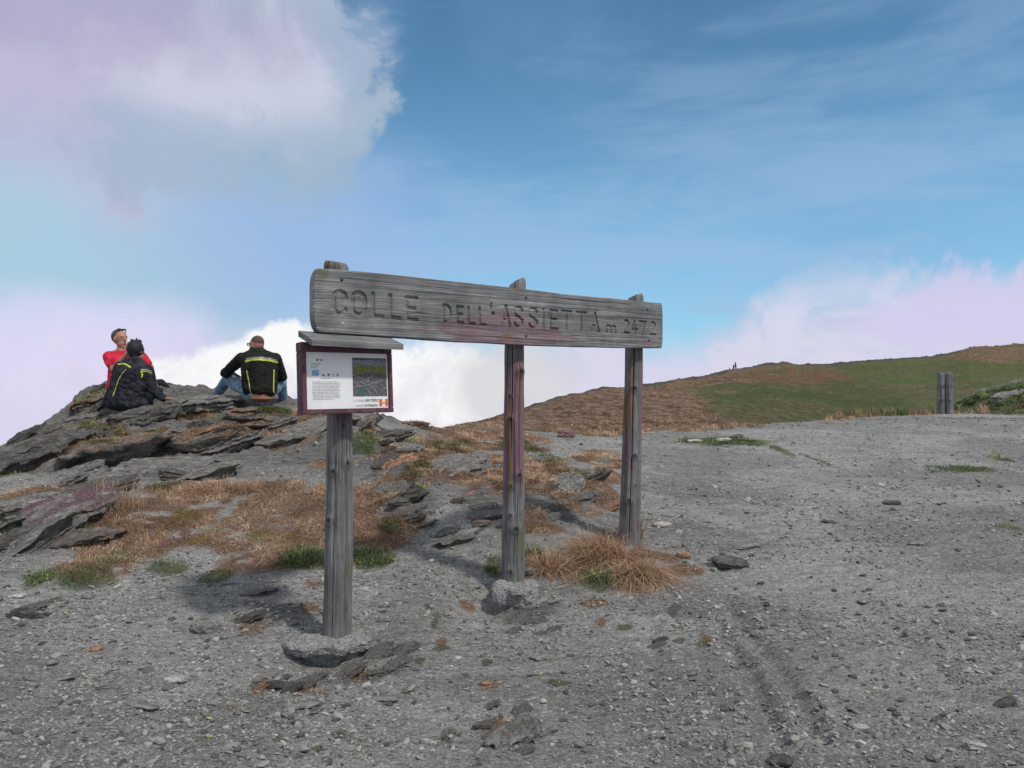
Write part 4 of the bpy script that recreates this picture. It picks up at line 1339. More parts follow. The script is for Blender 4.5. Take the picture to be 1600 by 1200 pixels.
p3 = post_from(None, [(983, 856), (986, 760), (988, 690), (991, 545), (993, 462)], r0=.092, r1=.072, seed=13,
               cracks=[(c - .2, .0, 2.2, .034, .009), (c + .5, 1.1, 2.2, .012, .004), (c - .9, .2, 1.2, .01, .004)],
               knots=[(c - .05, 1.38, .022), (c + .1, .80, .022), (c - .3, .42, .020), (c + .3, .55, .012)],
               stains={'maroon': [(c - .25, .14, .62, 1.78, .9), (c + .85, .25, 1.0, 1.6, .9), (c - .75, .4, .75, 1.0, .8), (c + .7, .25, .15, .3, .8)],
                       'ochre': [(c - .8, .45, 1.0, 1.45, 1.0), (c - .3, .2, 1.35, 1.6, .9)]}, topcut=-.3)

# ---- letters carved in the board, as strokes in a unit box (x right, y up)
def arc(cx, cy, rx, ry, a0, a1, n=10):
    return [(cx + rx * math.cos(math.radians(a0 + (a1 - a0) * i / n)), cy + ry * math.sin(math.radians(a0 + (a1 - a0) * i / n))) for i in range(n + 1)]


GL = {
    'C': [[(1, .72)] + arc(.52, .74, .46, .26, 10, 175, 7) + arc(.52, .24, .46, .24, 185, 350, 7)],
    'O': [arc(.5, .72, .48, .28, 0, 180, 8) + arc(.5, .28, .48, .28, 180, 360, 8) + [(.98, .72)]],
    'L': [[(.06, 1), (.06, .02), (.96, .02)]],
    'E': [[(.94, .98), (.08, .98), (.08, .02), (.98, .02)], [(.08, .52), (.78, .52)]],
    'D': [[(.08, .0), (.08, 1), (.45, 1)] + arc(.45, .5, .5, .5, 80, -80, 9) + [(.08, .0)]],
    'A': [[(0, 0), (.52, 1), (1, 0)], [(.2, .32), (.8, .32)]],
    'S': [arc(.5, .74, .44, .26, 20, 200, 8) + [(.3, .56), (.7, .44)] + arc(.5, .26, .44, .26, 20, -160, 8)],
    'I': [[(.5, 0), (.5, 1)]],
    'T': [[(0, .98), (1, .98)], [(.5, .98), (.5, 0)]],
    'm': [[(.05, 0), (.05, .95)], [(.05, .7), (.25, .95), (.5, .8), (.5, 0)], [(.5, .7), (.72, .95), (.95, .8), (.95, 0)]],
    '2': [arc(.5, .72, .42, .27, 160, -30, 8) + [(.05, .03), (1, .03)]],
    '4': [[(.55, 1), (.05, .34), (1, .34)], [(.62, .62), (.62, .0)]],
    '7': [[(0, .98), (.98, .98), (.4, 0)]],
    "'": [[(.5, 1), (.4, 0)]],
}
TEXT = [('C', 521, 541, 455, 490), ('O', 551, 571, 457.5, 492), ('L', 582, 599, 460, 495), ('L', 609, 625, 462.5, 497.5), ('E', 634, 652, 465, 500),
        ('D', 692.5, 705, 477, 502.5), ('E', 713.5, 724, 479, 504), ('L', 731.5, 742, 481, 506), ('L', 749, 759, 482, 507.5), ("'", 765.5, 770, 474, 482),
        ('A', 783.5, 797, 478, 509), ('S', 803.5, 817.5, 480, 510.5), ('S', 826, 840.5, 482, 512), ('I', 847, 852, 483.5, 513), ('E', 859.5, 872, 485, 514),
        ('T', 878, 893, 486, 515), ('T', 901, 916, 487.5, 516), ('A', 923.5, 936, 489, 518), ('m', 947.5, 963, 508, 520),
        ('2', 975, 983.5, 500, 520), ('4', 987.5, 996.5, 501, 521), ('7', 999.5, 1010, 502, 522), ('2', 1016, 1024.5, 503, 523)]


def build_board():
    s1 = plane_s(1035.5)
    du = 0.003
    us = np.arange(0, s1 + du, du)
    nu = len(us)
    tp = [(491, 418.5), (560, 424), (615, 429.5), (682, 437), (780, 447.5), (820, 452), (880, 459), (960, 466.5), (1036, 474)]
    bt = [(491, 519), (560, 523.5), (615, 527.5), (682, 532), (780, 537), (840, 540), (880, 541.6), (960, 543), (1036, 543.8)]
    ts = [plane_s(a) for a, b_ in tp]; tz = [plane_z(plane_s(a), b_) for a, b_ in tp]
    bs = [plane_s(a) for a, b_ in bt]; bz = [plane_z(plane_s(a), b_) for a, b_ in bt]
    top = np.interp(us, ts, tz) + (fbm(us * 3, us * 0, octv=3, seed=2) - .5) * .008
    bot = np.interp(us, bs, bz) + (fbm(us * 3, us * 0 + 5, octv=3, seed=2) - .5) * .008
    nv = 119
    v = np.linspace(0, 1, nv)
    U = np.repeat(us[None], nv, 0)
    Zg = bot[None] + (top - bot)[None] * v[:, None]
    # rounded ends
    H = (top - bot)[None]
    vv = (v[:, None] - .5) * 2
    endl = 0.035 * np.abs(vv) ** 5
    U = U + (1 - sst(U, 0, .12)) * endl - sst(U, us[-1] - .12, us[-1]) * endl * .4
    # groove depth from the letter strokes
    depth = np.zeros_like(U)
    for ch, x0, x1, y0, y1 in TEXT:
        for st in GL[ch]:
            pts = []
            for (a, b_) in st:
                px = x0 + (x1 - x0) * a
                py = y1 + (y0 - y1) * b_ + (a - .5) * (x1 - x0) * .09
                s = plane_s(px)
                pts.append((s, plane_z(s, py)))
            w = .0145 if y1 - y0 > 32 else (.011 if y1 - y0 > 22 else .0075)
            if ch == "'": w = .008
            for (ax, az_), (bx, bz_) in zip(pts[:-1], pts[1:]):
                i0 = max(int((min(ax, bx) - .05) / du), 0); i1 = int((max(ax, bx) + .05) / du)
                uu = U[:, i0:i1]; zz = Zg[:, i0:i1]
                L2 = (bx - ax) ** 2 + (bz_ - az_) ** 2 + 1e-9
                tt = np.clip(((uu - ax) * (bx - ax) + (zz - az_) * (bz_ - az_)) / L2, 0, 1)
                d = np.hypot(uu - ax - tt * (bx - ax), zz - az_ - tt * (bz_ - az_))
                g = 1 - sst(d, w * .72, w * 1.05)
                depth[:, i0:i1] = np.maximum(depth[:, i0:i1], g * (.0125 if y1 - y0 > 32 else (.014 if y1 - y0 > 22 else .018)))
    # grain that flows round the knots
    gs = Zg.copy()
    knots = [(plane_s(566), plane_z(plane_s(566), 482), .055, .025), (plane_s(771), plane_z(plane_s(771), 490), .045, .03), (plane_s(540), plane_z(plane_s(540), 478), .09, .02),
             (plane_s(683), plane_z(plane_s(683), 488), .05, .018), (plane_s(620), plane_z(plane_s(620), 484), .06, .02), (plane_s(955), plane_z(plane_s(955), 497), .06, .012)]
    kn = np.zeros_like(U)
    for (ks, kz, kr, amp) in knots:
        d2 = ((U - ks) / 2.6) ** 2 + (Zg - kz) ** 2
        gs = gs + amp * np.sign(Zg - kz) * -np.exp(-d2 / kr ** 2) * (1 - np.exp(-((Zg - kz) / .012) ** 2))
    ks, kz = knots[1][:2]
    dk = np.hypot(U - ks, Zg - kz)
    gs = gs + np.exp(-(dk / .05) ** 2) * dk * 1.2
    grain = fbm(U * 1.1 + 3, gs * 150, octv=4, seed=101, g=.65)
    fine = fbm(U * 3.0, gs * 260, octv=2, seed=105)
    rel = (grain - .5) * 0.0058 + (fine - .5) * .0022
    # splits along the grain
    sp = np.zeros_like(U)
    for (pz, a0, a1, seed) in ((.30, .1, .5, 1), (.86, .0, .35, 2), (.74, .55, .8, 3), (.22, .62, .98, 4), (.62, .78, 1.0, 5), (.10, .3, .75, 6), (.9, .6, .9, 7)):
        cz = pz + .03 * (fbm(us * 2, us * 0 + seed, octv=2, seed=seed) - .5)
        dd = np.abs(v[:, None] - cz[None]) * H
        pr = sst(us / us[-1], a0, a0 + .06) * (1 - sst(us / us[-1], a1 - .06, a1))
        sp = np.maximum(sp, np.exp(-(dd / .0028) ** 2) * pr[None])
    out = rel - depth - sp * .005
    out = out - .02 * np.exp(-(dk / .011) ** 2)
    ed = np.minimum(np.minimum(Zg - bot[None], top[None] - Zg), np.minimum(U - U[:, :1], U[:, -1:] - U) + .004)
    rr = .009
    q = np.clip(1 - ed / rr, 0, 1)
    out = out - rr * (1 - np.sqrt(np.maximum(1 - q * q, 0)))
    P = np.stack([U, -out * 0 - 0 + 0 * U, Zg], -1)      # local: x along, y = -forward, z up
    P[..., 1] = -out
    V = P.reshape(-1, 3)
    nr, nc = U.shape
    fr = grid_faces(nr, nc)
    # border ring -> back
    ring = np.concatenate([np.arange(nc), np.arange(1, nr) * nc + nc - 1, (nr - 1) * nc + np.arange(nc - 2, -1, -1), np.arange(nr - 2, 0, -1) * nc])
    RV = V[ring].copy()
    mid = RV.copy(); mid[:, 1] = .012
    bk = RV.copy(); bk[:, 1] = .07
    n0 = len(V); nrg = len(ring)
    V = np.concatenate([V, bk])
    k = np.arange(nrg); k2 = (k + 1) % nrg
    side = np.stack([ring[k2], ring[k], n0 + k, n0 + k2], -1)
    # grooves: steeper letters show darker wood at the bottom edge only through light; cracks are dark
    nz = fbm(U * 3.2, Zg * 9, octv=4, seed=121)
    s785, s700 = plane_s(785), plane_s(700)
    su = U; vz = v[:, None] + 0 * U
    mar = (1 - sst(np.sqrt(((su - plane_s(790)) / .62) ** 2 + ((vz - .16) / .27) ** 2) + (nz - .5) * 1.3, .8, 1.0))
    mar = np.maximum(mar, 1 - sst(np.sqrt(((su - plane_s(800)) / .3) ** 2 + ((vz - .4) / .2) ** 2) + (nz - .5) * 1.5, .75, 1.0))
    mar = np.maximum(mar, 1 - sst(np.sqrt(((su - plane_s(1013)) / .1) ** 2 + ((vz - .13) / .08) ** 2) + (nz - .5) * 1.3, .8, 1.0))
    mar = np.maximum(mar, 1 - sst(np.sqrt(((su - plane_s(968)) / .05) ** 2 + ((vz - .12) / .07) ** 2) + (nz - .5) * 1.3, .8, 1.0))
    och = (1 - sst(np.sqrt(((su - plane_s(792)) / .06) ** 2 + ((vz - .13) / .06) ** 2) + (nz - .5), .8, 1.0))
    och = np.maximum(och, sst(vz, .965, .985) * sst(nz, .5, .56))
    z0 = np.zeros(nrg)
    attrs = {'grain': np.concatenate([grain.ravel(), z0 + .5]), 'maroon': np.concatenate([mar.ravel() * .7, z0]), 'ochre': np.concatenate([och.ravel() * .8, z0]),
             'moss': np.concatenate([(0.8 * (1 - sst(np.hypot(su - .05, (vz - .96) * .3), .03, .06))).ravel(), z0]),
             'deep': np.concatenate([np.clip(sp * .85 + .9 * np.exp(-(dk / .012) ** 2), 0, 1).ravel(), z0])}
    me = mesh_np('board', V, [fr, side], attrs, smooth=True)
    bm = bmesh.new(); bm.from_mesh(me)
    bm.verts.ensure_lookup_table()
    bm.faces.new([bm.verts[n0 + i] for i in range(nrg)])
    bm.to_mesh(me); bm.free()
    o = link('board', me, M['board'], sign)
    o.rotation_euler = (0, 0, math.atan2(EU.y, EU.x))
    o.location = BO - SO
    return o


board = build_board()
M['bolt'] = plain('dark_iron', (.03, .028, .027), .6, .4)
M['bolt_zinc'] = plain('worn_zinc', (.35, .35, .34), .5, .5)
for (px, py, mt) in ((534, 437, 'bolt'), (535, 505.5, 'bolt_zinc'), (822, 465, 'bolt'), (822, 525, 'bolt'), (1012, 484, 'bolt'), (1014, 532, 'bolt')):
    s = plane_s(px)
    bm = bmesh.new()
    bmesh.ops.create_uvsphere(bm, u_segments=12, v_segments=6, radius=.011)
    for v_ in bm.verts: v_.co.y *= .5
    me = bpy.data.meshes.new('bolt'); bm.to_mesh(me); bm.free()
    o = link('bolt', me, M[mt], board)
    o.location = (s, -.001, plane_z(s, py))


# concrete feet
def foot(c, rx, ry, h, label, seed, ox=0, oy=0, taper=.25, dz=0):
    n, m_ = 72, 26
    a = np.linspace(0, 2 * np.pi, n, endpoint=False)
    rows = []
    prof = [(0.0, 0), (.35, 0), (.7, 0.0), (.92, -.04), (1.0, -.16), (1.0, -.35), (.97, -.6), (1 - taper * .8, -.85), (1 - taper, -1.1), (.9 - taper, -1.5)]
    prof = np.array(prof)
    tt = np.linspace(0, 1, m_)
    d = np.linspace(0, len(prof) - 1, m_)
    pr = np.interp(d, range(len(prof)), prof[:, 0]); pz = np.interp(d, range(len(prof)), prof[:, 1])
    A, K = np.meshgrid(a, np.arange(m_))
    rad = pr[K]; z = pz[K] * h
    f = 1 + 1.0 * (fbm(np.cos(A) * 1.3 + seed, np.sin(A) * 1.3, octv=4, seed=seed) - .5)
    X = rad * np.cos(A) * rx * f; Y = rad * np.sin(A) * ry * f
    q = 9
    X = X + (fbm(X * q, Y * q, z * q, 4, seed + 1) - .5) * .12 * rad
    Y = Y + (fbm(X * q, Y * q + 7, z * q, 4, seed + 2) - .5) * .12 * rad
    z = z + (fbm(X * 7, Y * 7, octv=4, seed=seed + 3) - .5) * .05 + (fbm(X * 45, Y * 45, z * 45, 3, seed + 5) - .5) * .028
    V = np.stack([X, Y, z], -1).reshape(-1, 3)
    i = np.arange(m_ - 1)[:, None] * n + np.arange(n)[None]
    j = np.arange(m_ - 1)[:, None] * n + (np.arange(n)[None] + 1) % n
    o = link('concrete_foot', mesh_np('concrete_foot', V, np.stack([i, i + n, j + n, j], -1).reshape(-1, 4), smooth=False), M['concrete'])
    o.location = (c.x + ox, c.y + oy, c.z + dz)
    tag(o, label, 'concrete footing')


foot(P1C, .25, .17, .10, 'lumpy concrete foot under the left post, hollowed out below its front', 4, -.03, -.03, .35, dz=-.02)
foot(P2C, .20, .16, .20, 'tapering concrete foot under the middle post, exposed on its left side', 9, .02, -.02, .35, dz=-.015)

# ------------------------------------------------------------------ notice board
def box_mesh(name, x0, x1, y0, y1, z0, z1, sub=1, bev=.003, attrs=True):
    bm = bmesh.new()
    bmesh.ops.create_cube(bm, size=1)
    for v_ in bm.verts:
        v_.co = Vector((x0 + (v_.co.x + .5) * (x1 - x0), y0 + (v_.co.y + .5) * (y1 - y0), z0 + (v_.co.z + .5) * (z1 - z0)))
    if bev:
        bmesh.ops.bevel(bm, geom=bm.edges[:], offset=bev, segments=2, affect='EDGES')
    me = bpy.data.meshes.new(name)
    bm.to_mesh(me); bm.free()
    return me


def maroon_wood():
    m, t, b = mat_new('maroon_painted_wood', 0.75, 0.25)
    co = t.node('ShaderNodeTexCoord').outputs['Object']
    n = t.noise(co, 28, 6, .7)
    c_ = t.ramp(n, [(0.3, (.070, .030, .042)), (0.55, (.135, .060, .080)), (0.8, (.20, .12, .135))])
    w = t.sstep(t.noise(co, 9, 5, .7), .52, .64, 0, .75)
    c_ = t.mix(w, c_, (.085, .08, .08))
    t.l.new(c_, b.inputs['Base Color'])
    bp = t.node('ShaderNodeBump', {'Height': n, 'Strength': .5, 'Distance': .004})
    t.l.new(bp.outputs[0], b.inputs['Normal'])
    return m


M['maroon'] = maroon_wood()
M['paper'] = plain('printed_sheet', (.80, .80, .80), .45, .4, .02, 12)
M['ink'] = plain('grey_ink', (.11, .11, .12), .7, .2, .3, 90)
M['ink_light'] = plain('pale_ink', (.34, .34, .35), .7, .2, .3, 90)
M['olive'] = plain('map_olive', (.16, .185, .055), .6, .2, .25, 120)
M['slate'] = plain('map_grey', (.115, .115, .122), .6, .2, .3, 60)
M['slate_pale'] = plain('map_pale_grey', (.22, .22, .24), .6, .2, .2, 60)
M['teal'] = plain('map_teal', (.035, .15, .115), .6, .2, .1, 60)
M['blue'] = plain('photo_blue', (.25, .42, .60), .6, .2, .4, 160)
M['red'] = plain('flag_red', (.70, .13, .10), .6, .2, .1, 60)
M['cream'] = plain('flag_cream', (.85, .82, .45), .6, .2, .1, 60)
M['flag_green'] = plain('flag_green', (.2, .3, .1), .6, .2, .1, 60)

NF = 0.05                                    # face plane, metres in front of the sign's face
sl_, sr_ = plane_s(473.5, NF), plane_s(615.6, NF)
zb = plane_z(sl_, 647.5, NF)
zt = plane_z(sl_, 545, NF)
NW = sr_ - sl_
NH = zt - zb
NOv = BO + EN * NF + EU * sl_ + Vector((0, 0, zb))
nb = empty('notice_board', NOv)
nb.rotation_euler = (R(-3.5), 0, math.atan2(EU.y, EU.x))
tag(nb, 'small framed notice board with a sloping plank roof on the left post', 'notice board')
FWd = .030
D = .085


def nb_part(name, me, mat, parent=None):
    return link(name, me, M[mat], parent or nb)


nb_part('frame_rail', box_mesh('frame_rail', 0, NW, 0, D, 0, FWd * .95), 'maroon')
nb_part('frame_rail', box_mesh('frame_rail', 0, NW, .004, D, NH - FWd * .4, NH + .045), 'maroon')
nb_part('frame_stile', box_mesh('frame_stile', .001, FWd, .001, D, FWd * .95 + .001, NH - FWd * .4 - .001), 'maroon')
nb_part('frame_stile', box_mesh('frame_stile', NW - FWd * .9, NW - .001, .001, D, FWd * .95 + .001, NH - FWd * .4 - .001), 'maroon')
nb_part('back_board', box_mesh('back_board', .01, NW - .01, .05, D - .002, .01, NH - .01, bev=0), 'roofwood')
px0, px1, pz0, pz1 = FWd + .001, NW - FWd * .9 - .001, FWd * .95 + .001, NH - FWd * .4 - .002
panel = nb_part('notice_sheet', box_mesh('notice_sheet', px0, px1, .018, .048, pz0, pz1, bev=0), 'paper')
# print is laid out on the sheet from crop coordinates: sheet corners (160..1200, 300..1055)
def SX(cx): return px0 + (cx - 172) / (1195 - 172) * (px1 - px0)
def SZ(cy): return pz1 - (cy - 300) / (1055 - 300) * (pz1 - pz0)
layer = [0]


def quads(name, rects, mat, lift=1, parent=None):
    V = []; Fq = []
    y = .018 - .0009 * lift
    for (a, b_, c_, d_) in rects:                 # x0,x1,ytop,ybottom in sheet units
        i = len(V)
        for (x, z) in ((a, d_), (b_, d_), (b_, c_), (a, c_)):
            V.append((SX(x), y, SZ(z)))
        Fq.append((i, i + 1, i + 2, i + 3))
    return nb_part(name, mesh_np(name, np.array(V), np.array(Fq)), mat, parent or panel)


def strip(name, lines, w, mat, lift=2):
    V = []; Fq = []
    y = .018 - .0009 * lift
    for ln in lines:
        for (a, b_), (c_, d_) in zip(ln[:-1], ln[1:]):
            p = Vector((SX(a), 0, SZ(b_))); q = Vector((SX(c_), 0, SZ(d_)))
            t_ = (q - p)
            if t_.length < 1e-6: continue
            t_.normalize()
            nrm = Vector((-t_.z, 0, t_.x)) * w / 2
            i = len(V)
            for r_ in (p - nrm, q - nrm, q + nrm, p + nrm):
                V.append((r_.x, y, r_.z))
            Fq.append((i, i + 1, i + 2, i + 3))
    return nb_part(name, mesh_np(name, np.array(V), np.array(Fq)), mat, panel)


def wordline(x0, x1, y, h, rnd=1.0):
    out = []; x = x0
    while x < x1:
        w = rng.uniform(10, 34) * rnd
        out.append((x, min(x + w, x1), y, y + h))
        x += w + rng.uniform(4, 7)
    return out


tx = []
for i, y in enumerate(np.linspace(690, 905, 12)):
    tx += wordline(246, 575 if i % 4 else 560, y, 8.5)
tx += wordline(246, 500, 925, 7)
quads('text_block', tx, 'ink_light')
tx = []
for y in (446, 462, 480, 494, 508):
    tx += wordline(234, 325 + rng.uniform(-15, 25), y, 7)
quads('text_block', tx, 'ink_light')
quads('text_block', wordline(345, 475, 642, 9), 'ink_light')
quads('heading_print', [(298, 320, 393, 418), (322, 350, 390, 396), (350, 372, 395, 416)], 'ink')
photo = quads('photo_print', [(245, 328, 537, 612)], 'blue')
quads('pictogram', [(365, 374, 592, 612), (374, 396, 600, 612), (362, 400, 616, 620)], 'ink')
quads('pictogram', [(430, 456, 584, 610), (428, 460, 616, 620)], 'ink')
quads('pictogram', [(491, 501, 584, 610), (486, 508, 616, 620)], 'ink')
quads('pictogram', [(538, 548, 584, 600), (546, 564, 594, 612), (540, 562, 616, 620)], 'ink')
quads('map_print', [(738, 1178, 362, 893)], 'slate')
quads('map_detail', [(742, 1174, 395, 478), (890, 1060, 540, 560)], 'slate_pale', 2)
nx_ = 24
V = []; Fq = []
for i in range(nx_ + 1):
    x = 740 + (1176 - 740) * i / nx_
    yt = 478 + 10 * math.sin(i * .8) - (8 if i < 8 else 0); yb = 578 + 12 * math.sin(i * 1.3 + 1) - (36 if 8 < i < 15 else 0)
    V += [(SX(x), .018 - .0027, SZ(yb)), (SX(x), .018 - .0027, SZ(yt))]
for i in range(nx_):
    Fq.append((2 * i, 2 * i + 2, 2 * i + 3, 2 * i + 1))
nb_part('map_meadow', mesh_np('map_meadow', np.array(V), np.array(Fq)), 'olive', panel)
quads('map_lake', [(826, 880, 785, 840), (832, 872, 840, 892)], 'teal', 2)
M['mapline'] = plain('map_road_pale', (.42, .42, .42), .6, .2, .1, 60)
for _ln in ([[(740, 610), (780, 600), (800, 585), (850, 580)], [(760, 640), (800, 625), (850, 640)], [(780, 760), (800, 710), (850, 690), (890, 720), (880, 745)],
                    [(900, 690), (940, 690), (930, 640), (980, 620)], [(890, 780), (930, 800), (960, 850), (970, 890)], [(965, 755), (1030, 757)], [(1120, 778), (1160, 780)],
                    [(1000, 780), (1030, 820), (1040, 870)], [(745, 755), (860, 755)], [(900, 740), (960, 730), (1010, 700), (1080, 690)]]):
    strip('map_road', [_ln], .0022, 'mapline', 3)
strip('map_label', [[(920, 400), (995, 402), (995, 440), (960, 440), (920, 436), (920, 400)], [(985, 440), (978, 462)]], .0028, 'mapline', 3)
quads('flag_print', [(1072, 1112, 932, 1032), (1150, 1186, 932, 1032)], 'red')
quads('flag_print', [(1112, 1150, 932, 1032)], 'cream')
quads('flag_emblem', [(1120, 1144, 975, 981), (1123, 1129, 981, 1000), (1135, 1141, 981, 1000)], 'flag_green', 3)


def text_on(txt, x0, x1, yb, h, mat, shear=.25, bold=.0):
    cu = bpy.data.curves.new('lettering', 'FONT')
    cu.body = txt
    cu.size = 1
    cu.shear = shear
    cu.offset = bold
    o = bpy.data.objects.new('tmp', cu)
    COL.objects.link(o)
    dg = bpy.context.evaluated_depsgraph_get(); dg.update()
    me = bpy.data.meshes.new_from_object(o.evaluated_get(dg))
    bpy.data.objects.remove(o)
    co = np.array([v_.co[:] for v_ in me.vertices])
    w = co[:, 0].max() - co[:, 0].min(); hh = co[:, 1].max() - co[:, 1].min()
    sx = (SX(x1) - SX(x0)) / w
    H_ = (SZ(yb - h) - SZ(yb)) / hh
    for v_, c_ in zip(me.vertices, co):
        v_.co = (SX(x0) + (c_[0] - co[:, 0].min()) * sx, .018 - .0015, SZ(yb) + (c_[1] - co[:, 1].min()) * H_)
    me.name = 'lettering'
    me.materials.clear()
    return nb_part('lettering', me, mat, panel)


text_on('IL VOSTRO', 745, 880, 968, 32, 'ink_light')
text_on('SENTIERO', 888, 1062, 966, 36, 'ink', bold=.012)
text_on('I NOSTRI', 762, 872, 1036, 30, 'ink_light')
text_on('PATRIMONI', 878, 1050, 1036, 34, 'ink', bold=.012)

# sloping roof: world-space corners solved from where its edges stand
def wpt(px, off, py):
    s = plane_s(px, off)
    return BO + EN * off + EU * s + Vector((0, 0, plane_z(s, py, off)))


def roof():
    fo, bo = .15, -.066
    FL = wpt(487, fo, 530); FR = wpt(630.5, fo, 538)
    BL = wpt(466, bo, 517.5); BR_ = BL + (FR - FL) * 1.0
    BR_.z = BL.z + (FR.z - FL.z)
    n = 3
    inv = nb.matrix_world.inverted() if False else (Matrix.Translation(NOv) @ nb.rotation_euler.to_matrix().to_4x4()).inverted()
    th = .036
    for k in range(n):
        a0 = k / n + (.004 if k else 0); a1 = (k + 1) / n
        V = []; st = 40
        for j in range(st + 1):
            u = j / st
            for (aa, dz) in ((a0, 0), (a1, 0), (a1, -th), (a0, -th)):
                p = (FL.lerp(BL, aa)).lerp(FR.lerp(BR_, aa), u)
                wv = (float(fbm(np.array([u * 6 + k * 9]), np.array([aa * 5.]), octv=3, seed=5)[0]) - .5) * .006
                p = p + Vector((0, 0, dz + wv + k * .0015))
                V.append(inv @ p)
        Fq = []
        for j in range(st):
            for q in range(4):
                i = j * 4
                Fq.append((i + q, i + 4 + q, i + 4 + (q + 1) % 4, i + (q + 1) % 4))
        Fq.append((0, 1, 2, 3)); Fq.append((st * 4 + 3, st * 4 + 2, st * 4 + 1, st * 4))
        me = mesh_np('roof_board', np.array([v_[:] for v_ in V]), np.array(Fq))
        bm = bmesh.new(); bm.from_mesh(me); bmesh.ops.recalc_face_normals(bm, faces=bm.faces); bm.to_mesh(me); bm.free()
        nb_part('roof_board', me, 'roofwood')


roof()


# ------------------------------------------------------------------ double post far right
def far_post():
    x, y = (1476 - 800) / F * 18.9, 18.9
    z = gz(x, y)
    root = empty('double_post', (x, y, z))
    tag(root, 'pair of short grey wooden posts side by side at the far right', 'post')
    for i, (dx, r, h, lean) in enumerate(((-.10, .088, 1.03, .012), (.105, .098, 1.02, -.004))):
        me = post_mesh('wooden_post', [(-.3, dx + lean, 0), (0, dx, 0), (h, dx + lean, .0)], r0=r, r1=r * .93, seed=41 + i,
                       cracks=[(-1.5, 0, h, .02, .01), (-.9, .2, h, .012, .008), (-2.2, 0, .8, .012, .008)], knots=[(-1.3, .7, .03), (-1.8, .35, .025)],
                       stains={'moss': [(-.6, .4, 0, .2, .6)]}, topcut=.1, nseg=40, dz=.02)
        link('wooden_post', me, M['post'], root)


far_post()


# ------------------------------------------------------------------ people
def solid(name, prims, voxel, smooth=3, wrinkle=0.0, seed=0, origin=Vector((0, 0, 0))):
    """union of tapered capsules ('c',a,b,ra,rb) and ellipsoids ('e',c,(rx,ry,rz),rotz) as one continuous skin"""
    bm = bmesh.new()
    for p in prims:
        if p[0] == 'c':
            _, a, b_, ra, rb = p
            a = Vector(a); b_ = Vector(b_)
            n = max(3, int((b_ - a).length / (min(ra, rb) * .45)) + 1)
            for i in range(n + 1):
                t_ = i / n
                bmesh.ops.create_icosphere(bm, subdivisions=2, radius=ra + (rb - ra) * t_, matrix=Matrix.Translation(a.lerp(b_, t_)))
        else:
            _, c_, r_, rz = p[:4]
            tl = p[4] if len(p) > 4 else 0
            bmesh.ops.create_icosphere(bm, subdivisions=3, radius=1, matrix=Matrix.Translation(c_) @ Matrix.Rotation(rz, 4, 'Z') @ Matrix.Rotation(tl, 4, 'Y') @ Matrix.Diagonal((r_[0], r_[1], r_[2], 1)))
    me = bpy.data.meshes.new(name); bm.to_mesh(me); bm.free()
    o = bpy.data.objects.new('tmp', me); COL.objects.link(o)
    md = o.modifiers.new('r', 'REMESH'); md.mode = 'VOXEL'; md.voxel_size = voxel
    if smooth:
        ms = o.modifiers.new('s', 'SMOOTH'); ms.factor = .5; ms.iterations = smooth
    dg = bpy.context.evaluated_depsgraph_get(); dg.update()
    out = bpy.data.meshes.new_from_object(o.evaluated_get(dg))
    bpy.data.objects.remove(o)
    out.name = name
    n = len(out.vertices)
    co = np.empty(n * 3, np.float32); out.vertices.foreach_get('co', co); co = co.reshape(-1, 3).astype(float)
    if wrinkle:
        nr_ = np.empty(n * 3, np.float32); out.vertices.foreach_get('normal', nr_); nr_ = nr_.reshape(-1, 3)
        w = fbm(co[:, 0] * 9 + seed, co[:, 1] * 9, co[:, 2] * 22 + co[:, 0] * 10, 3, seed)
        w = 1 - np.abs(w - .5) * 5
        co = co + nr_ * (np.clip(w, -1, 1) * wrinkle)[:, None]
    co = co - np.array(origin)
    out.vertices.foreach_set('co', co.astype(np.float32).ravel())
    out.polygons.foreach_set('use_smooth', np.ones(len(out.polygons), bool))
    out.update()
    return out


def cloth(name, col, var=.2):
    return plain(name, col, .85, .2, var, 14, .3)


M['skin'] = plain('skin', (.42, .21, .14), .55, .35, .05, 20)
M['skin_tan'] = plain('sunburnt_skin', (.40, .17, .125), .55, .35, .08, 20)
M['hair_dark'] = plain('dark_hair', (.012, .012, .013), .6, .4, .4, 90, .6)
M['hair_short'] = plain('cropped_hair', (.12, .070, .058), .8, .3, .4, 160, .6)
M['hair_grey'] = plain('short_grey_hair', (.09, .085, .09), .7, .3, .4, 120, .6)
M['jacket_black'] = cloth('black_nylon', (.017, .017, .015))
M['jacket_navy'] = cloth('dark_navy_nylon', (.027, .027, .036), .4)
M['hivis'] = plain('yellow_green_tape', (.50, .56, .06), .5, .4, .08, 40)
M['silver'] = plain('silver_tape', (.22, .22, .25), .4, .5, .1, 40)
M['red_shirt'] = cloth('red_cotton', (.62, .028, .060), .1)
M['jeans'] = cloth('pale_blue_denim', (.19, .29, .38), .25)
M['trousers'] = cloth('dark_trousers', (.018, .018, .022))
M['belt'] = plain('brown_leather', (.22, .12, .06), .6, .4)
M['glasses'] = plain('black_glasses', (.008, .008, .01), .25, .6, .02)
M['lens'] = plain('tinted_lens', (.03, .04, .09), .1, .8, .02)
M['shoe'] = plain('dark_shoe', (.02, .02, .02), .6, .4)


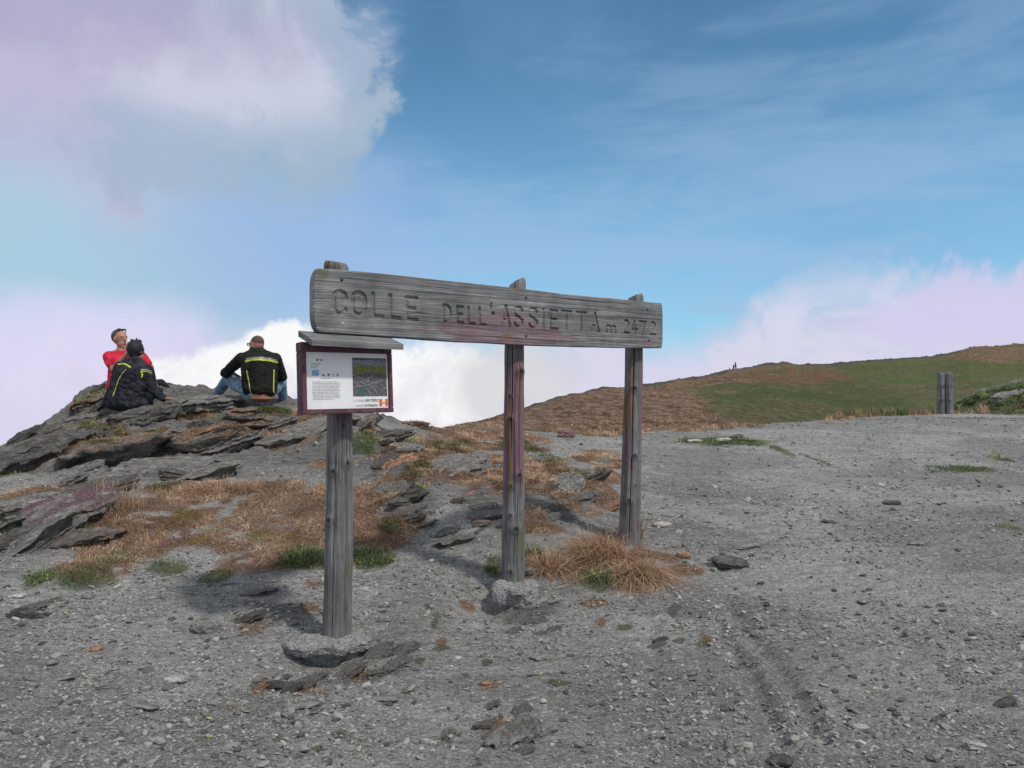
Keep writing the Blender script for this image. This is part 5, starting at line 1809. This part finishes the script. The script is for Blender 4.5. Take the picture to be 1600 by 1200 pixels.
def decal(name, target, line, w, mat, parent, org, off=.006, dirn=Vector((0, 1, 0)), thick=.004):
    """strip of tape laid on the cloth: line of (x,z) in world, projected along dirn on the target"""
    bv = BVHTree.FromPolygons([v_.co + org for v_ in target.data.vertices], [tuple(p.vertices) for p in target.data.polygons])
    pts = []
    for (a, b_) in zip(line[:-1], line[1:]):
        a = Vector(a); b_ = Vector(b_)
        k = max(int((b_ - a).length / .015), 1)
        for i in range(k): pts.append(a.lerp(b_, i / k))
    pts.append(Vector(line[-1]))
    rows = []
    for i, p in enumerate(pts):
        t_ = (pts[min(i + 1, len(pts) - 1)] - pts[max(i - 1, 0)])
        nn = Vector((-t_.y, t_.x)).normalized()
        row = []
        for q in (-.5, -.17, .17, .5):
            c_ = p + nn * w * q
            o_ = Vector((c_.x, 0, c_.y)) + Vector((0, 8.5, 0))
            h_ = bv.ray_cast(o_, dirn)
            if h_[0] is not None:
                row.append(h_[0] - dirn * off - org)
            else:
                row.append(None)
        if all(r_ is not None for r_ in row):
            rows.append(row)
    if len(rows) < 2: return
    V = [list(v_) for r_ in rows for v_ in r_]
    nf = len(V)
    V += [list(Vector(v_) + dirn * thick) for v_ in V[:nf]]
    V = np.array(V)
    f = grid_faces(len(rows), 4)
    o = link(name, mesh_np(name, V, [f, f[:, ::-1] + nf], smooth=True), M[mat], parent)
    return o


def hand(prims, wrist, d, up, L=.18, curl=.3, r=.011, side=1):
    """palm and five fingers; d = direction of the hand, up = back-of-hand normal"""
    d = Vector(d).normalized(); up = Vector(up).normalized()
    s = d.cross(up).normalized() * side
    w = Vector(wrist)
    palm = w + d * L * .5
    for q in (-.028, -.009, .010, .028):
        prims.append(('c', w + s * q * .7, palm + s * q, .016, .014))
    for q, ln in ((-.032, .78), (-.011, .98), (.011, 1.0), (.032, .9)):
        a = palm + s * q
        m1 = a + (d - up * curl * .5).normalized() * L * .22 * ln + s * q * .25
        m2 = m1 + (d - up * curl * 1.3).normalized() * L * .17 * ln
        m3 = m2 + (d - up * curl * 2.0).normalized() * L * .12 * ln
        prims += [('c', a, m1, r, r * .93), ('c', m1, m2, r * .93, r * .86), ('c', m2, m3, r * .86, r * .75)]
    th0 = w + d * L * .15 + s * .03
    th1 = th0 + (d * .6 + s * .8 - up * .2).normalized() * L * .22
    th2 = th1 + (d * .9 + s * .3 - up * .3).normalized() * L * .18
    prims += [('c', th0, th1, .014, r), ('c', th1, th2, r, r * .85)]


def head(prims, c_, yaw, s=1.0, pitch=0.0):
    """yaw: direction the face points, radians from +x"""
    f = Vector((math.cos(yaw), math.sin(yaw), -math.sin(pitch))).normalized()
    sd = Vector((-f.y, f.x, 0)).normalized()
    U = f.cross(sd) * 1.0
    if U.z < 0: U = -U
    c_ = Vector(c_)
    prims.append(('e', c_ + U * .02 * s - f * .012 * s, (.100 * s, .080 * s, .102 * s), yaw))
    prims.append(('e', c_ - U * .055 * s + f * .022 * s, (.066 * s, .056 * s, .070 * s), yaw))          # jaw
    prims.append(('c', c_ + f * .090 * s + U * .015 * s, c_ + f * .112 * s - U * .025 * s, .008 * s, .015 * s))  # nose
    prims.append(('c', c_ + f * .082 * s + U * .035 * s + sd * .04 * s, c_ + f * .082 * s + U * .035 * s - sd * .04 * s, .010 * s, .010 * s))  # brow
    prims.append(('c', c_ + f * .078 * s - U * .062 * s + sd * .02 * s, c_ + f * .078 * s - U * .062 * s - sd * .02 * s, .011 * s, .011 * s))  # lips
    prims.append(('e', c_ + f * .066 * s - U * .105 * s, (.022 * s, .022 * s, .018 * s), yaw))          # chin
    for q in (-1, 1):
        prims.append(('e', c_ + sd * q * .082 * s - f * .005 * s - U * .005 * s, (.020 * s, .010 * s, .032 * s), yaw + q * .35))
    return f, sd, U


def person(label, hips, chest, neck, headc, yaw, shoulders, elbows, wrists, knees, ankles, hands, hs=1.0, skin='skin'):
    root = empty('person', hips)
    tag(root, label, 'person')
    O = Vector(hips)
    pr = []
    pr.append(('e', hips, (.165, .125, .115), 0))
    pr.append(('c', Vector(hips) + Vector((0, 0, .05)), chest, .105, .115))
    for s_ in shoulders:
        pr.append(('c', chest, s_, .11, .062))
        pr.append(('c', neck, s_, .045, .055))
    pr.append(('c', Vector(chest), neck, .10, .062))
    pr.append(('c', neck, Vector(headc) - Vector((0, 0, .05)), .058, .054))
    f, sd, U = head(pr, headc, yaw, hs)
    for s_, e_, w_ in zip(shoulders, elbows, wrists):
        pr += [('c', s_, e_, .055, .042), ('c', e_, w_, .042, .027)]
    for k, (k_, a_) in enumerate(zip(knees, ankles)):
        hp = Vector(hips) + Vector((-.09 if k == 0 else .09, .02, -.02))
        pr += [('c', hp, k_, .088, .060), ('c', k_, a_, .058, .038), ('c', a_, Vector(a_) + Vector((.0, .17, -.03)), .038, .030)]
    for (w_, d_, u_, cl, sd_) in hands:
        hand(pr, w_, d_, u_, curl=cl, side=sd_)
    me = solid('body', pr, .009, 2, 0, 0, O)
    body = link('body', me, M[skin], root)
    return root, O, f, sd, U, body


def part(root, O, name, prims, mat, voxel=.012, smooth=3, wrinkle=0.0, seed=0):
    return link(name, solid(name, prims, voxel, smooth, wrinkle, seed, O), M[mat], root)


def eyes(root, O, c_, f, sd, U, s=1.0):
    bm = bmesh.new()
    for q in (-1, 1):
        bmesh.ops.create_uvsphere(bm, u_segments=10, v_segments=6, radius=.0085 * s, matrix=Matrix.Translation(Vector(c_) - O + f * .086 * s + U * .012 * s + sd * q * .032 * s))
    me = bpy.data.meshes.new('eyes'); bm.to_mesh(me); bm.free()
    link('eyes', me, M['glasses'], root)


# --- man in black jacket, seated with his back to the camera
YC = 10.45
hips = at(406, 616, YC); chest = at(404, 577, YC + .05); neck = at(402, 549, YC + .08); hc = at(400.5, 540, YC + .12)
sh = [at(378, 560, YC + .05), at(430, 561, YC + .05)]
el = [at(352, 583, YC + .28), at(441, 589, YC + .25)]
wr = [at(371, 590, YC + .55), at(425, 596, YC + .52)]
kn = [at(356, 592, YC + .42), at(439, 597, YC + .42)]
an = [at(337, 619, YC + .62), at(443, 628, YC + .70)]
yaw = R(150)
ps, O, f, sd, U, body = person('man sitting alone in black jacket with yellow-green stripe and pale jeans, back turned', hips, chest, neck, hc, yaw, sh, el, wr, kn, an,
                               [(wr[0], (1, .25, -.35), (0, -.3, 1), .35, 1), (wr[1], (-1, .25, -.35), (0, -.3, 1), .35, -1)], 1.06, 'skin_tan')
jp = [('e', at(406, 607, YC - .0), (.225, .15, .12), 0), ('c', at(406, 607, YC), at(405, 567, YC + .01), .155, .145), ('c', at(394, 606, YC), at(390, 566, YC + .03), .135, .125), ('c', at(418, 606, YC), at(420, 566, YC + .03), .135, .125),
      ('c', at(388, 563, YC + .04), at(421, 563, YC + .04), .115, .115), ('c', sh[0], at(404, 553, YC + .05), .075, .085), ('c', sh[1], at(404, 553, YC + .05), .075, .085),
      ('c', at(396, 551, YC + .07), at(408, 551, YC + .07), .072, .072),
      ('c', sh[0], el[0], .085, .068), ('c', el[0], wr[0], .066, .048), ('c', sh[1], el[1], .085, .068), ('c', el[1], wr[1], .066, .048)]
jk = part(ps, O, 'jacket', jp, 'jacket_black', .013, 3, .007, 3)
part(ps, O, 'jeans', [('e', at(406, 617, YC + .03), (.19, .15, .11), 0), ('c', at(396, 616, YC + .05), kn[0], .115, .082), ('c', kn[0], an[0], .08, .06),
                      ('c', at(416, 616, YC + .05), kn[1], .115, .082), ('c', kn[1], an[1], .08, .06)], 'jeans', .013, 3, .006, 5)
part(ps, O, 'belt', [('e', at(408, 622.5, YC - .015), (.175, .14, .04), 0)], 'belt', .009, 1)
part(ps, O, 'hair', [('e', Vector(hc) + U * .048 - f * .022, (.100, .082, .092), yaw)], 'hair_short', .009, 1)
part(ps, O, 'glasses_cord', [('c', Vector(hc) - f * .02 + sd * .088 - U * .01, Vector(hc) - f * .098 - U * .03 + sd * .02, .006, .006), ('c', Vector(hc) - f * .098 - U * .03 + sd * .02, Vector(hc) - f * .08 - U * .02 - sd * .06, .006, .006)], 'hivis', .005, 0)
for a_ in an:
    part(ps, O, 'shoe', [('c', Vector(a_) + Vector((0, -.03, -.04)), Vector(a_) + Vector((0, .2, -.06)), .05, .042)], 'shoe')


def XZ(px, py, Y): v_ = at(px, py, Y); return (v_.x, v_.z)


q = YC - .12
decal('back_stripe', jk, [XZ(382, 564.5, q), XZ(393, 562, q), XZ(406, 561.5, q), XZ(420, 563, q), XZ(430.5, 566, q)], .026, 'hivis', ps, O)
decal('silver_stripe', jk, [XZ(383, 561, q), XZ(393, 559, q), XZ(406, 558.5, q), XZ(420, 560, q), XZ(430, 563, q)], .020, 'silver', ps, O)
decal('piping', jk, [XZ(385, 579, q), XZ(388, 592, q), XZ(391, 606, q), XZ(393, 618, q)], .010, 'hivis', ps, O)
decal('piping', jk, [XZ(426, 577, q), XZ(426, 592, q), XZ(426, 606, q), XZ(426, 618, q)], .010, 'hivis', ps, O)
gp = []
for q_ in (-1, 1):
    e0 = Vector(hc) + f * .118 + U * .018 + sd * q_ * .034
    ring = [e0 + sd * .026 * math.cos(a) + U * .020 * math.sin(a) for a in np.linspace(0, 2 * math.pi, 9)]
    gp += [('c', a, b_, .006, .006) for a, b_ in zip(ring[:-1], ring[1:])]
    gp.append(('c', Vector(hc) + f * .112 + U * .022 + sd * q_ * .062, Vector(hc) - f * .005 + U * .012 + sd * q_ * .093, .0055, .0055))
gp.append(('c', Vector(hc) + f * .125 + U * .02 + sd * .01, Vector(hc) + f * .125 + U * .02 - sd * .01, .005, .005))
part(ps, O, 'glasses', gp, 'glasses', .004, 0)
eyes(ps, O, hc, f, sd, U)

# --- person in the dark navy jacket leaning on one arm
YB = 10.25
hips = at(197, 628, YB); chest = at(207, 590, YB + .0); neck = at(211, 563, YB + .06); hc = at(213.5, 549, YB + .1)
sh = [at(190, 575, YB), at(229, 580, YB + .03)]
el = [at(181, 597, YB + .2), at(237, 606, YB + .05)]
wr = [at(196, 612, YB + .42), at(254, 622.5, YB - .02)]
kn = [at(214, 598, YB + .75), at(240, 611, YB + .72)]
an = [at(240, 622, YB + .95), at(272, 622, YB + .95)]
yaw = R(62)
ps, O, f, sd, U, body = person('dark-haired person in navy jacket with yellow piping leaning on one hand', hips, chest, neck, hc, yaw, sh, el, wr, kn, an,
                               [(wr[0], (.6, .5, -.2), (0, -.3, 1), .3, 1), (wr[1], (1, .1, -.05), (0, .1, 1), .12, -1)], 1.03, 'skin')
jp = [('e', at(194, 630, YB), (.29, .17, .10), 0, .05), ('c', at(195, 622, YB), at(207, 583, YB - .01), .17, .15), ('c', at(183, 622, YB), at(197, 583, YB), .155, .135), ('c', at(207, 622, YB), at(217, 584, YB), .145, .13),
      ('c', at(198, 580, YB), at(219, 580, YB + .02), .12, .12), ('c', sh[0], at(211, 566, YB + .04), .09, .085), ('c', sh[1], at(211, 566, YB + .04), .08, .085),
      ('c', sh[0], el[0], .095, .075), ('c', el[0], wr[0], .07, .05), ('c', sh[1], el[1], .095, .072), ('c', el[1], wr[1], .072, .052), ('e', at(218, 630, YB + .08), (.17, .15, .08), 0)]
jk = part(ps, O, 'jacket', jp, 'jacket_navy', .013, 3, .010, 11)
part(ps, O, 'trousers', [('e', at(200, 630, YB + .1), (.19, .16, .11), 0), ('c', at(203, 624, YB + .1), kn[0], .115, .085), ('c', kn[0], an[0], .082, .06), ('c', at(212, 624, YB + .1), kn[1], .115, .082), ('c', kn[1], an[1], .08, .058)], 'trousers', .014, 3, .006, 8)
hp_ = [('e', Vector(hc) + U * .030 - f * .025, (.112, .100, .118), yaw), ('e', Vector(hc) - U * .03 - f * .045, (.070, .082, .075), yaw)]
for k in range(9):
    a = rng.uniform(0, 6.28)
    b0 = Vector(hc) + U * .13 + Vector((math.cos(a), math.sin(a), 0)) * .045
    hp_.append(('c', b0, b0 + U * rng.uniform(.01, .03) + Vector((rng.uniform(-.03, .03), 0, 0)), .022, .010))
hp_.append(('c', Vector(hc) + U * .13, Vector(hc) + U * .178 - sd * -.005, .018, .010))
part(ps, O, 'hair', hp_, 'hair_dark', .009, 1, .003, 2)
for a_ in an:
    part(ps, O, 'shoe', [('c', Vector(a_) + Vector((0, -.03, -.04)), Vector(a_) + Vector((.08, .17, -.06)), .05, .042)], 'shoe')
q = YB - .12
decal('shoulder_stripe', jk, [XZ(182, 569, q), XZ(190, 568, q), XZ(198, 570, q), XZ(205, 574, q)], .015, 'hivis', ps, O)
decal('piping', jk, [XZ(199, 577, q), XZ(192, 584, q), XZ(187, 593, q), XZ(183, 605, q), XZ(178.5, 619, q)], .009, 'hivis', ps, O)
decal('sleeve_stripe', jk, [XZ(219, 580, q), XZ(226, 580, q), XZ(231, 583, q), XZ(236, 588, q)], .018, 'hivis', ps, O)
decal('sleeve_stripe', jk, [XZ(219, 577.5, q), XZ(226, 577.5, q), XZ(231, 580, q)], .014, 'silver', ps, O)
decal('piping', jk, [XZ(219.5, 581, q), XZ(221, 585, q), XZ(220, 590, q)], .012, 'hivis', ps, O)
decal('cuff_tab', jk, [XZ(246, 611, q), XZ(251, 612, q)], .022, 'hivis', ps, O)
eyes(ps, O, hc, f, sd, U)

# --- man in the red T-shirt
YA = 11.0
hips = at(188, 615, YA); chest = at(190, 573, YA); neck = at(190, 546, YA + .02); hc = at(188, 530, YA + .02)
sh = [at(171, 558, YA), at(221, 559, YA + .05)]
el = [at(177, 577, YA - .12), at(236, 574, YA + .1)]
wr = [at(199, 551, YA - .16), at(240, 596, YA + .05)]
kn = [at(205, 590, YA + .5), at(250, 600, YA + .45)]
an = [at(226, 620, YA + .75), at(274, 624, YA + .55)]
yaw = R(-28)
ps, O, f, sd, U, body = person('man in red T-shirt with sunglasses on his head and one hand at his mouth', hips, chest, neck, hc, yaw, sh, el, wr, kn, an,
                               [(wr[0], (.15, .05, 1), (-.3, -.9, .1), .35, 1), (wr[1], (.4, -.1, -1), (.2, -.9, .3), .25, 1)], 1.10, 'skin')
part(ps, O, 't_shirt', [('e', at(188, 606, YA), (.20, .15, .14), 0), ('c', at(186, 602, YA), at(186, 567, YA), .155, .145), ('c', at(203, 602, YA), at(206, 567, YA + .02), .14, .14),
                        ('c', sh[0], at(190, 554, YA + .02), .078, .085), ('c', sh[1], at(198, 554, YA + .03), .075, .085),
                        ('c', sh[0], Vector(sh[0]).lerp(el[0], .55), .088, .080), ('c', sh[1], Vector(sh[1]).lerp(el[1], .55), .085, .074)], 'red_shirt', .013, 3, .006, 21)
part(ps, O, 'trousers', [('e', at(188, 615, YA + .05), (.19, .16, .11), 0), ('c', at(190, 612, YA + .05), kn[0], .11, .08), ('c', kn[0], an[0], .08, .06), ('c', at(200, 612, YA + .05), kn[1], .11, .08), ('c', kn[1], an[1], .08, .058)], 'trousers', .014, 3, .006, 9)
part(ps, O, 'hair', [('e', Vector(hc) + U * .040 - f * .042, (.106, .094, .108), yaw)], 'hair_grey', .009, 1)
gp = []
for q_ in (-1, 1):
    e0 = Vector(hc) + f * .032 + U * .138 + sd * q_ * .036
    gp += [('e', e0, (.024, .034, .016), yaw)]
    gp.append(('c', e0 + sd * q_ * .03, Vector(hc) + sd * q_ * .094 + U * .045 - f * .02, .0065, .006))
gp.append(('c', Vector(hc) + f * .045 + U * .142 + sd * .02, Vector(hc) + f * .045 + U * .142 - sd * .02, .006, .006))
part(ps, O, 'sunglasses', gp, 'lens', .005, 0)
for a_ in an:
    part(ps, O, 'shoe', [('c', Vector(a_) + Vector((0, -.03, -.04)), Vector(a_) + Vector((.08, .17, -.06)), .05, .042)], 'shoe')
eyes(ps, O, hc, f, sd, U, .8)
